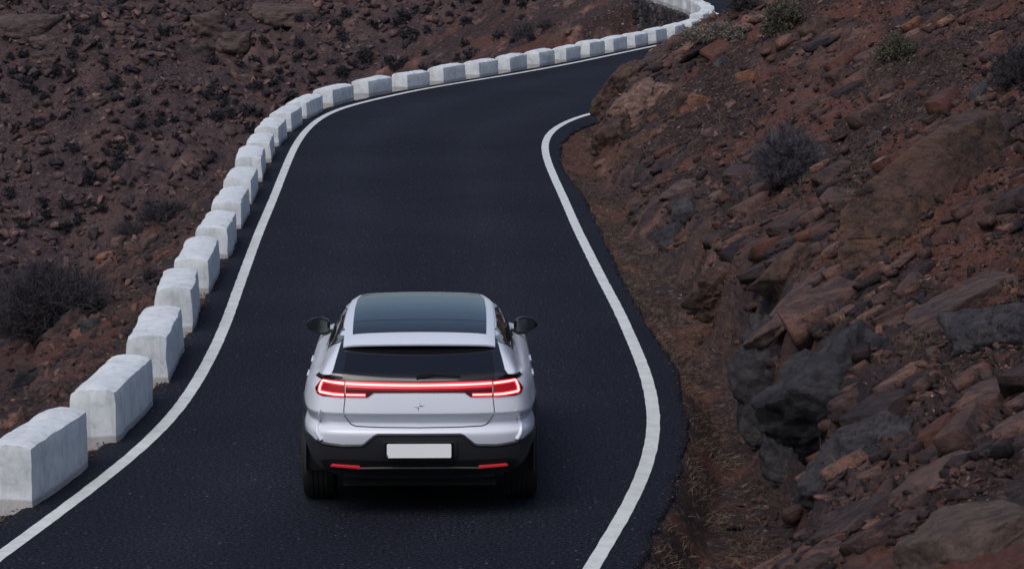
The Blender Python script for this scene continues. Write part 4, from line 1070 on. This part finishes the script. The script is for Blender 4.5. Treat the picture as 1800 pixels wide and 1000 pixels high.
def strip(name, path, w, mapf, mat, off=0.0015, parent=None, crown=0.0):
    """narrow band along a path in surface coordinates"""
    P = np.array(densify_open(path, 0.02)); t = np.gradient(P, axis=0); t /= np.linalg.norm(t, axis=1)[:, None]; n = np.stack([-t[:, 1], t[:, 0]], 1)
    V = []
    for p, q in zip(P, n):
        if crown:
            for f, o_ in ((-1, off * 0), (-0.45, off + crown), (0.45, off + crown), (1, off * 0)): V.append(mapf(*(p + q * w / 2 * f), o_))
        else:
            for f in (-1, 1): V.append(mapf(*(p + q * w / 2 * f), off))
    k = 4 if crown else 2
    o = mesh_np(name, np.array(V), grid_faces(len(P), k), mat, parent or car)
    return o
def densify_open(path, step):
    out = []
    for a, b in zip(path[:-1], path[1:]):
        a = np.array(a); b = np.array(b); n = max(1, int(np.linalg.norm(b - a) / step))
        for k in range(n): out.append(tuple(a + (b - a) * k / n))
    out.append(tuple(path[-1])); return out

# --- body shell with wheel openings
AX_F = 2.985; WR = 0.39; ARCH = 0.435
def build_body():
    nv, nc = DENSE.shape[:2]
    Rg = DENSE.reshape(-1, 3); Lg = Rg * [-1, 1, 1]
    V = np.r_[Rg, Lg]; Fr = grid_faces(nv, nc); Fl = (grid_faces(nv, nc) + len(Rg))[:, ::-1]
    F = np.r_[Fr, Fl]
    c = V[F].mean(1)
    cut = np.zeros(len(F), bool)
    for ya in (0.0, AX_F): cut |= ((c[:, 1] - ya) ** 2 + (c[:, 2] - WR) ** 2 < ARCH ** 2) & (np.abs(c[:, 0]) > 0.6)
    ax_ = np.abs(c[:, 0]); zc = np.interp(ax_, [0.60, 0.70, 0.80, 0.87, 0.94, 0.96], [0.31, 0.40, 0.46, 0.515, 0.60, 0.63])
    cut |= (c[:, 1] < -0.2) & (ax_ > 0.6) & (c[:, 2] < zc)
    F = F[~cut]
    o = mesh_np('body', V, F, M['paint'], car)
    bm = bmesh.new(); bm.from_mesh(o.data); bmesh.ops.remove_doubles(bm, verts=bm.verts, dist=1e-4)
    bmesh.ops.delete(bm, geom=[f for f in bm.faces if f.calc_area() < 1e-9], context='FACES_ONLY')
    bmesh.ops.recalc_face_normals(bm, faces=bm.faces); bm.to_mesh(o.data); bm.free()
    o.data.polygons.foreach_set('use_smooth', np.ones(len(o.data.polygons), bool))
    return o
body = build_body()
_bm = bmesh.new(); _bm.from_mesh(body.data); BVH = BVHTree.FromBMesh(_bm); _bm.free()
def top_map(x, y, off):
    h = BVH.ray_cast(Vector((x, y, 4)), Vector((0, 0, -1)))
    return np.array(h[0] + h[1] * off * (1 if h[1].z > 0 else -1)) if h[0] else np.array([x, y, 1.4])
def rear_map(x, z, off):
    for k in range(60):
        h = BVH.ray_cast(Vector((x * (1 - 0.006 * k), -4, z)), Vector((0, 1, 0)))
        if h[0] is not None and h[0].y < 0.2: break
    n = h[1] if h[1].y < 0 else -h[1]
    return np.array(h[0] + n * off)
ZC = np.array([-0.70, -0.50, -0.345, -0.1, 0.2, 0.5, 0.8, 1.1, 1.4, 1.6]); ZZ = np.array([1.352, 1.397, 1.425, 1.456, 1.481, 1.497, 1.505, 1.507, 1.499, 1.485])
def roof_map(x, y, off):
    hw = np.interp(y, [-0.6, 0, 0.6, 1.2, 1.5], [0.615, 0.615, 0.612, 0.598, 0.57]); a = min(1.0, abs(x) / hw)
    z = float(pchip(ZC, ZZ, np.array([y]))[0]) - 0.018 * a ** 2 - 0.024 * a ** 12
    return np.array([x, y, z + off])
def side_map(sgn):
    def f(y, z, off):
        h = BVH.ray_cast(Vector((sgn * 3, y, z)), Vector((-sgn, 0, 0)))
        k = 0
        while h[0] is None and k < 60:
            k += 1; h = BVH.ray_cast(Vector((sgn * 3, y, z + (0.9 - z) * k / 60)), Vector((-sgn, 0, 0)))
        n = h[1] if h[1].x * sgn > 0 else -h[1]
        return np.array(h[0] + n * off)
    return f

# --- rear end
mir = lambda poly: [(-x, z) for x, z in poly][::-1]
def sym(half):            # right half outline listed from centre top round to centre bottom
    return half + [(-x, z) for x, z in half[::-1] if abs(x) > 1e-6]
UA = u_of_y(-0.455)
clad = sym([(0, 0.700), (0.330, 0.696), (0.355, 0.688), (0.435, 0.618), (0.46, 0.608), (0.62, 0.602), (0.78, 0.615), (0.83, 0.630), (0.91, 0.658), (0.99, 0.668), (UA + 0.01, 0.668), (UA, 0.61), (1.02, 0.565), (0.93, 0.505), (0.855, 0.445), (0.78, 0.402), (0.64, 0.345), (0.52, 0.325), (0, 0.325)])
panel('rear_cladding', clad, surf, M['clad'], 0.014, 0.02, 0.03)
# raised lip of the cladding
strip('cladding_lip', [(-0.83, 0.640), (-0.78, 0.618), (-0.62, 0.602), (-0.46, 0.608), (-0.435, 0.618), (-0.355, 0.688), (-0.33, 0.697), (0.33, 0.697), (0.355, 0.688), (0.435, 0.618), (0.46, 0.608), (0.62, 0.602), (0.78, 0.618), (0.83, 0.640)], 0.024, surf, M['clad'], 0.015, crown=0.004)
panel('bumper_insert', sym([(0, 0.492), (0.30, 0.492), (0.70, 0.498), (0.80, 0.480), (0.76, 0.405), (0.52, 0.385), (0.46, 0.365), (0, 0.365)]), surf, M['clad_dark'], 0.020, 0.01, 0.03)
strip('diffuser_blade', [(-0.50, 0.425), (-0.3, 0.43), (0.3, 0.43), (0.50, 0.425)], 0.016, surf, M['clad'], 0.024, crown=0.012)
strip('diffuser_blade', [(-0.62, 0.350), (-0.3, 0.345), (0.3, 0.345), (0.62, 0.350)], 0.020, surf, M['gloss_black'], 0.018, crown=0.014)
for s in (1, -1):
    q = [(0.475, 0.428), (0.478, 0.445), (0.70, 0.455), (0.715, 0.440)]
    panel('rear_reflector', q if s > 0 else mir(q), surf, M['reflector'], 0.034, 0.016, 0.03, 0.006)
# number plate with its moulded surround
sur = sym([(0, 0.652), (0.288, 0.652), (0.300, 0.640), (0.300, 0.535), (0.262, 0.492), (0, 0.492)])
panel('plate_surround', sur, surf, M['clad'], 0.030, 0.02, 0.03)
pw = sym([(0, 0.640), (0.276, 0.640), (0.276, 0.512), (0, 0.512)])
panel('plate_recess', pw, surf, M['clad_dark'], 0.0325, 0.004, 0.03, 0.008)
plate = panel('number_plate', sym([(0, 0.632), (0.257, 0.632), (0.257, 0.520), (0, 0.520)]), lambda u, z, o: np.array([u, -1.028 - o, z]), M['plate'], 0.012, 0.010, 0.06, 0.012)
panel('country_strip', [(-0.2555, 0.522), (-0.247, 0.5215), (-0.249, 0.545), (-0.2555, 0.547)], lambda u, z, o: np.array([u, -1.028 - o, z]), M['plate_blue'], 0.0135, 0.001, 0.02, parent=plate)

# tailgate seam and crease
gate = [(-0.606, 1.02), (-0.607, 0.90), (-0.600, 0.845), (-0.580, 0.795), (-0.553, 0.768), (-0.515, 0.757), (-0.3, 0.751), (0, 0.749), (0.3, 0.751), (0.515, 0.757), (0.553, 0.768), (0.580, 0.795), (0.600, 0.845), (0.607, 0.90), (0.606, 1.02)]
strip('tailgate_seam', gate, 0.007, surf, M['seam'], 0.002)
# rear window and its black frame
win = sym([(0, 1.375), (0.50, 1.375), (0.575, 1.335), (0.598, 1.25), (0.612, 1.112), (0, 1.108)])
gsurf = surf
panel('rear_window', win, rear_map, M['glass'], 0.006, 0.01, 0.03)
for s in (1, -1):
    q = [(0.600, 1.132), (0.586, 1.25), (0.555, 1.34), (0.520, 1.375), (0.625, 1.375), (0.642, 1.34), (0.668, 1.26), (0.69, 1.19), (0.715, 1.163), (0.815, 1.152), (0.835, 1.122), (0.79, 1.118)]
    panel('pillar_trim', q if s > 0 else mir(q), rear_map, M['gloss_black'], 0.0035, 0.008, 0.02)
# light bar
bar = panel('light_bar', sym([(0, 1.118), (0.603, 1.124), (0.603, 0.998), (0.42, 0.998), (0.372, 1.032), (0, 1.034)]), gsurf, M['lens_dim'], 0.008, 0.012, 0.025)
def arc(z, x0, x1, rise=0.010, n=13): return [(x, z + rise * (x / 0.6) ** 2) for x in np.linspace(x0, x1, n)]
strip('glow_halo', arc(1.076, -0.598, 0.598), 0.058, gsurf, M['lens'], 0.0105, parent=bar)  # glow around the strip, laid on in stepped emitting bands
strip('glow_halo', arc(1.083, -0.598, 0.598), 0.042, gsurf, M['halo'], 0.0125, parent=bar)
strip('light_strip', arc(1.085, -0.598, 0.598), 0.013, gsurf, M['led'], 0.0145, parent=bar)
for s in (1, -1):
    strip('glow_halo', [(s * 0.435, 1.013), (s * 0.598, 1.013)], 0.026, gsurf, M['halo'], 0.0125, parent=bar)
    strip('light_strip', [(s * 0.44, 1.013), (s * 0.598, 1.013)], 0.010, gsurf, M['led'], 0.0145, parent=bar)
    q = [(0.611, 0.996), (0.611, 1.125), (0.80, 1.137), (0.845, 1.125), (0.905, 1.045), (0.860, 1.010), (0.80, 0.997)]
    lamp = panel('tail_lamp', q if s > 0 else mir(q), gsurf, M['lens_dim'], 0.008, 0.012, 0.022)
    C = [(s * 0.614, 1.095), (s * 0.70, 1.100), (s * 0.826, 1.108), (s * 0.834, 1.06), (s * 0.828, 1.026), (s * 0.70, 1.014), (s * 0.614, 1.012)]
    panel('glow_halo', (lambda p: p if s > 0 else mir(p))([(0.613, 1.0), (0.613, 1.114), (0.83, 1.122), (0.862, 1.10), (0.862, 1.03), (0.83, 1.01), (0.72, 1.001)]), gsurf, M['lens'], 0.0102, 0.002, 0.025, parent=lamp)
    for nm, ww, oo, mm in (('glow_halo', 0.030, 0.0125, 'halo'), ('light_strip', 0.014, 0.0145, 'led')):
        strip(nm, C[:3], ww, gsurf, M[mm], oo, parent=lamp)
        strip(nm, C[2:5], ww * 1.35, gsurf, M[mm], oo + 0.0005, parent=lamp)
        strip(nm, C[4:], ww, gsurf, M[mm], oo + 0.001, parent=lamp)
# emblem: a slim four-pointed star of bent blades
em = []
for (tx, tz, bx, bz) in ((0.008, 0.048, 0.006, 0.004), (0.050, 0.010, 0.006, 0.004), (-0.006, -0.046, -0.006, -0.004), (-0.050, 0.0, -0.006, -0.004)):
    em.append((tx, tz, bx, bz))
EV = []; EF = []
for (tx, tz, bx, bz) in em:
    b = len(EV); n = np.array([-tz, tx]); n = n / np.linalg.norm(n) * 0.0065
    for (x, z, o) in ((bx + n[0], bz + n[1], 0.001), (bx - n[0], bz - n[1], 0.001), (tx, tz, 0.001), (bx * 1.5, bz * 1.5, 0.010)): EV.append(surf(x + 0.0, z + 0.926, o))
    EF += [(b, b + 3, b + 2), (b + 3, b + 1, b + 2), (b, b + 1, b + 3)]
mesh_np('emblem', np.array(EV), EF, M['chrome'], car, smooth=False)
# curved air blades at the bumper corners
for s in (1, -1):
    pth = [(0.790, 0.880), (0.828, 0.835), (0.842, 0.79), (0.842, 0.735), (0.826, 0.69), (0.792, 0.645)]
    strip('air_blade', [(s * a, b) for a, b in pth], 0.030, surf, M['paint'], 0.0, crown=0.024)
# rear wiper parked on the glass
def wiper():
    P0 = rear_map(-0.02, 1.142, 0.014); P1 = rear_map(0.12, 1.160, 0.014); P2 = rear_map(0.33, 1.150, 0.012)
    V = []; F = []
    for a, b, w in ((P0, P1, 0.012), (P1, P2, 0.008)):
        k = len(V)
        for p in (a, b):
            for dy, dz in ((-w, -w), (-w, w), (w * .5, w), (w * .5, -w)): V.append(p + np.array([0, dy, dz]))
        F += [(k, k+1, k+5, k+4), (k+1, k+2, k+6, k+5), (k+2, k+3, k+7, k+6), (k+3, k, k+4, k+7), (k, k+3, k+2, k+1), (k+4, k+5, k+6, k+7)]
    mesh_np('wiper', np.array(V), F, M['clad_dark'], car, smooth=False)
wiper()

# --- roof: painted frame, two glass panes and the spoiler over the rear window
panel('roof_panel', [(-0.615, -0.345), (-0.615, 0.1), (-0.612, 0.6), (-0.596, 1.2), (-0.53, 1.48), (0.53, 1.48), (0.596, 1.2), (0.612, 0.6), (0.615, 0.1), (0.615, -0.345)], roof_map, M['paint'], 0.0, 0.03, 0.04)
panel('roof_glass', [(-0.545, -0.335), (-0.551, 0.03), (0.551, 0.03), (0.545, -0.335)], roof_map, M['glass_roof'], 0.004, 0.006, 0.04, 0.012)
panel('roof_glass', [(-0.551, 0.042), (-0.553, 0.6), (-0.545, 1.1), (-0.51, 1.40), (0.51, 1.40), (0.545, 1.1), (0.553, 0.6), (0.551, 0.042)], roof_map, M['glass_roof'], 0.004, 0.006, 0.05, 0.02)
panel('windscreen', [(-0.50, 1.50), (-0.62, 2.05), (-0.72, 2.62), (-0.5, 2.72), (0.5, 2.72), (0.72, 2.62), (0.62, 2.05), (0.50, 1.50)], top_map, M['glass'], 0.005, 0.01, 0.07, 0.05)
def spoiler():
    nx = 61; xs = np.linspace(-0.615, 0.615, nx); V = []; rows = 0
    for k, t in enumerate(list(np.linspace(0, 1, 9)) + ['lip', 'und', 'und2']):
        for x in xs:
            a = abs(x) / 0.615
            y0 = -0.345; z0 = roof_map(x, y0, 0)[2]
            y1 = -0.615 + 0.050 * a ** 2.2 + 0.015 * a ** 14; z1 = 1.372 - 0.014 * a ** 2 - 0.014 * a ** 12
            if isinstance(t, float) or isinstance(t, np.floating):
                y = y0 + (y1 - y0) * t; z = z0 + (z1 - z0) * (0.62 * t + 0.38 * t * t)
            elif t == 'lip': y, z = y1 + 0.004, z1 - 0.014
            elif t == 'und': y, z = y1 + 0.05, z1 - 0.024
            else: y, z = -0.42, 1.375 - 0.03 * a ** 2
            V.append((x, y, z))
        rows += 1
    o = mesh_np('roof_spoiler', np.array(V), grid_faces(rows, nx)[:, ::-1], M['paint'], car); sharp_edges(o, 45)
    V = np.array(V).reshape(rows, nx, 3)
    # black underside
    A = V[-2] + [0, 0.004, -0.003]; B = V[-1] + [0, 0.02, -0.004]
    mesh_np('spoiler_underside', np.r_[A, B], grid_faces(2, nx)[:, ::-1], M['gloss_black'], o)
    lamp = [(x, -0.60 + 0.012, 1.353) for x in (-0.13, 0.13)]
spoiler()

# --- side glass, mirrors, sills
for s in (1, -1):
    sm = side_map(s)
    dlo = [(-0.40, 1.352), (-0.34, 1.382), (-0.10, 1.397), (0.5, 1.409), (1.1, 1.405), (1.55, 1.355), (2.0, 1.22), (2.30, 1.115), (1.4, 1.10), (0.6, 1.115), (0.2, 1.175), (-0.15, 1.275)]
    panel('side_window', dlo, sm, M['glass'], 0.006, 0.008, 0.05, 0.02)
    panel('window_pillar', [(0.86, 1.12), (0.80, 1.395), (0.93, 1.397), (0.98, 1.12)], sm, M['gloss_black'], 0.009, 0.004, 0.05)
    strip('door_seam', [(1.95, 0.42), (1.98, 0.7), (2.02, 1.04)], 0.007, sm, M['seam'], 0.002)
    strip('door_seam', [(0.93, 0.40), (0.95, 0.7), (0.97, 1.06)], 0.007, sm, M['seam'], 0.002)
    strip('door_seam', [(0.50, 0.52), (0.40, 0.78), (0.30, 0.95), (0.22, 1.06)], 0.007, sm, M['seam'], 0.002)
    for y0 in (0.42, 1.15): panel('door_handle', [(y0, 0.935), (y0, 0.962), (y0 + 0.21, 0.958), (y0 + 0.21, 0.931)], sm, M['paint'], 0.012, 0.012, 0.04, 0.01)
    panel('sill_cladding', [(0.47, 0.33), (0.46, 0.47), (0.9, 0.485), (2.1, 0.485), (2.52, 0.47), (2.51, 0.33)], sm, M['clad'], 0.012, 0.016, 0.06)
    # wheel-arch lips
    for ya in (0.0, AX_F):
        V = []; n = 40
        for k in range(n + 1):
            th = math.radians(-12 + 204 * k / n)
            for rr, oo in ((ARCH - 0.03, 0.004), (ARCH - 0.025, 0.016), (ARCH + 0.045, 0.016), (ARCH + 0.052, 0.0)):
                y = ya + math.cos(th) * rr; z = WR + math.sin(th) * rr
                p = sm(y, max(z, 0.30), 0.0)
                q = sm(ya + math.cos(th) * (ARCH + 0.06), max(WR + math.sin(th) * (ARCH + 0.06), 0.30), 0.0)
                x = s * (max(abs(q[0]), 0.86) + oo)
                V.append((x, y, z))
        o = mesh_np('arch_cladding', np.array(V), grid_faces(n + 1, 4) if s > 0 else grid_faces(n + 1, 4)[:, ::-1], M['clad'], car)
        # inner liner
        V = []
        for k in range(n + 1):
            th = math.radians(-12 + 204 * k / n)
            for x in (0.60, 0.945): V.append((s * x, ya + math.cos(th) * (ARCH - 0.005), WR + math.sin(th) * (ARCH - 0.005)))
        mesh_np('arch_liner', np.array(V), grid_faces(n + 1, 2), M['under'], car)

def mirror(s):
    # housing: a pod drawn out to a blunt point outwards, flat at the back
    V = []; n = 18; st = [(-0.02, 0.035, 0.05), (0.0, 0.062, 0.075), (0.05, 0.076, 0.085), (0.10, 0.070, 0.080), (0.15, 0.052, 0.066), (0.178, 0.032, 0.045), (0.19, 0.012, 0.02)]
    for (x, hz, dy) in st:
        for k in range(n):
            a = 2 * math.pi * k / n; c, sn = math.cos(a), math.sin(a)
            y = dy * (abs(c) ** 0.7) * (1 if c > 0 else -0.35) ; z = hz * (abs(sn) ** 0.85) * (1 if sn > 0 else -1) * (1.0 if sn > 0 else 0.92)
            V.append((s * (0.835 + x), 1.93 + y, 1.128 + z + 0.06 * x))
    F = []
    for i in range(len(st) - 1):
        for k in range(n):
            a, b = i * n + k, i * n + (k + 1) % n; F.append((a, b, b + n, a + n))
    F.append(tuple(range(n))); F.append(tuple((len(st) - 1) * n + k for k in range(n))[::-1])
    o = mesh_np('door_mirror', np.array(V), F, M['gloss_black'], car)
    bm = bmesh.new(); bm.from_mesh(o.data); bmesh.ops.recalc_face_normals(bm, faces=bm.faces); bm.to_mesh(o.data); bm.free()
    g = [(0.842, 1.078), (0.838, 1.168), (0.88, 1.196), (0.93, 1.198), (0.985, 1.180), (1.008, 1.140), (0.985, 1.098), (0.93, 1.074)]
    g = g if s > 0 else mir(g)
    panel('mirror_glass', g, lambda x, z, oo: np.array([x, 1.897 - oo, z]), M['mirror'], 0.004, 0.012, 0.04, 0.02, parent=o)
    # painted cap rim along the upper edge
    cap = [(0.85, 1.186), (0.89, 1.207), (0.935, 1.210), (0.995, 1.190), (1.018, 1.150)]
    strip('mirror_cap', [(s * a, b) for a, b in cap], 0.008, lambda x, z, oo: np.array([x, 1.915 - oo, z]), M['clad'], 0.006, parent=o, crown=0.006)
    # arm
    A = []
    for (x, y, z, r) in ((0.76, 1.98, 1.085, 0.022), (0.85, 1.95, 1.07, 0.024), (0.90, 1.94, 1.078, 0.024), (0.95, 1.94, 1.088, 0.016)):
        for dy, dz in ((-1.4, -1), (-1.4, 0.6), (1.4, 0.6), (1.4, -1)): A.append((s * x, y + dy * r, z + dz * r))
    F = []
    for i in range(3):
        for k in range(4): F.append((i*4+k, i*4+(k+1) % 4, (i+1)*4+(k+1) % 4, (i+1)*4+k))
    F += [(0, 1, 2, 3), (15, 14, 13, 12)]
    mesh_np('mirror_arm', np.array(A), F, M['clad_dark'], o, smooth=False)
for s in (1, -1): mirror(s)

# --- wheels
def wheel(s, ya):
    xo = 0.974; wd = 0.285; n = 72
    prof = [(0.0, 0.285), (0.012, 0.300), (0.006, 0.335), (0.012, 0.365), (0.030, 0.382), (0.050, 0.388)]
    x = 0.062
    for k in range(4):
        prof += [(x, 0.390), (x + 0.030, 0.3905), (x + 0.031, 0.381), (x + 0.040, 0.381)]; x += 0.041
    prof += [(x, 0.390), (wd - 0.050, 0.388), (wd - 0.03, 0.382), (wd - 0.012, 0.365), (wd - 0.006, 0.335), (wd, 0.29)]
    V = []
    for (dx, r) in prof:
        for k in range(n):
            a = 2 * math.pi * k / n; rr = r
            if r > 0.38 and (dx < 0.06 or dx > wd - 0.06) and k % 3 == 0: rr -= 0.005
            V.append((s * (xo - dx), ya + math.cos(a) * rr, WR + math.sin(a) * rr))
    F = []
    for i in range(len(prof) - 1):
        for k in range(n):
            a, b = i * n + k, i * n + (k + 1) % n; F.append((a, b, b + n, a + n) if s > 0 else (a, a + n, b + n, b))
    # rim: dish with five twin spokes
    RV = []; RF = []
    m = 60; rp = [(0.02, 0.287), (0.03, 0.270), (0.16, 0.262), (0.17, 0.08)]
    for (dx, r) in rp:
        for k in range(m):
            a = 2 * math.pi * k / m; RV.append((s * (xo - dx), ya + math.cos(a) * r, WR + math.sin(a) * r))
    for i in range(len(rp) - 1):
        for k in range(m):
            a, b = i * m + k, i * m + (k + 1) % m; RF.append((a, b, b + m, a + m))
    for k in range(10):
        a = 2 * math.pi * (k // 2) / 5 + (0.16 if k % 2 else -0.16); b0 = len(RV)
        for (r, w, dx) in ((0.045, 0.022, 0.045), (0.275, 0.018, 0.022)):
            for q, e in ((-1, 0), (1, 0), (1, 0.03), (-1, 0.03)):
                y = math.cos(a) * r - math.sin(a) * w * q; z = math.sin(a) * r + math.cos(a) * w * q
                RV.append((s * (xo - dx - e), ya + y, WR + z))
        RF += [(b0, b0+1, b0+5, b0+4), (b0+1, b0+2, b0+6, b0+5), (b0+2, b0+3, b0+7, b0+6), (b0+3, b0, b0+4, b0+7)]
    b0 = len(RV)
    for k in range(20):
        a = 2 * math.pi * k / 20; RV.append((s * (xo - 0.04), ya + math.cos(a) * 0.055, WR + math.sin(a) * 0.055))
    RF.append(tuple(b0 + k for k in range(20)))
    w = mesh_np('wheel', np.array(RV), RF, M['alloy'], car); sharp_edges(w, 40)
    t = mesh_np('tyre', np.array(V), F, M['rubber'], w); sharp_edges(t, 35)
for ya in (0.0, AX_F):
    for s in (1, -1): wheel(s, ya)

# --- underbody, suspension links and the nose
def boxes(name, items, mat):
    V = []; F = []
    for (x0, x1, y0, y1, z0, z1) in items:
        b = len(V); V += [(x, y, z) for x in (x0, x1) for y in (y0, y1) for z in (z0, z1)]
        F += [(b, b+1, b+3, b+2), (b+4, b+6, b+7, b+5), (b, b+4, b+5, b+1), (b+2, b+3, b+7, b+6), (b, b+2, b+6, b+4), (b+1, b+5, b+7, b+3)]
    return mesh_np(name, np.array(V), F, mat, car, smooth=False)
boxes('underbody', [(-0.62, 0.62, -0.74, 3.7, 0.235, 0.50), (-0.86, 0.86, 0.5, 2.45, 0.24, 0.45)], M['under'])
boxes('suspension_link', [(-0.70, -0.30, -0.20, -0.12, 0.21, 0.25), (0.30, 0.70, -0.20, -0.12, 0.21, 0.25), (-0.70, -0.40, 0.10, 0.2, 0.22, 0.27), (0.40, 0.70, 0.10, 0.2, 0.22, 0.27)], M['alloy'])
def front_map(x, z, off):
    h = BVH.ray_cast(Vector((x, 6, z)), Vector((0, -1, 0)))
    return np.array(h[0]) + np.array([0, off, 0]) if h[0] else np.array([x, 3.8, z])
for s in (1, -1):
    q = [(0.48, 0.80), (0.80, 0.82), (0.80, 0.72), (0.52, 0.74)]
    panel('headlamp', q if s > 0 else mir(q), front_map, M['glass'], 0.006, 0.01, 0.04, 0.01)
panel('front_cladding', sym([(0, 0.52), (0.6, 0.52), (0.78, 0.6), (0.82, 0.36), (0, 0.36)]), front_map, M['clad'], 0.01, 0.014, 0.05)
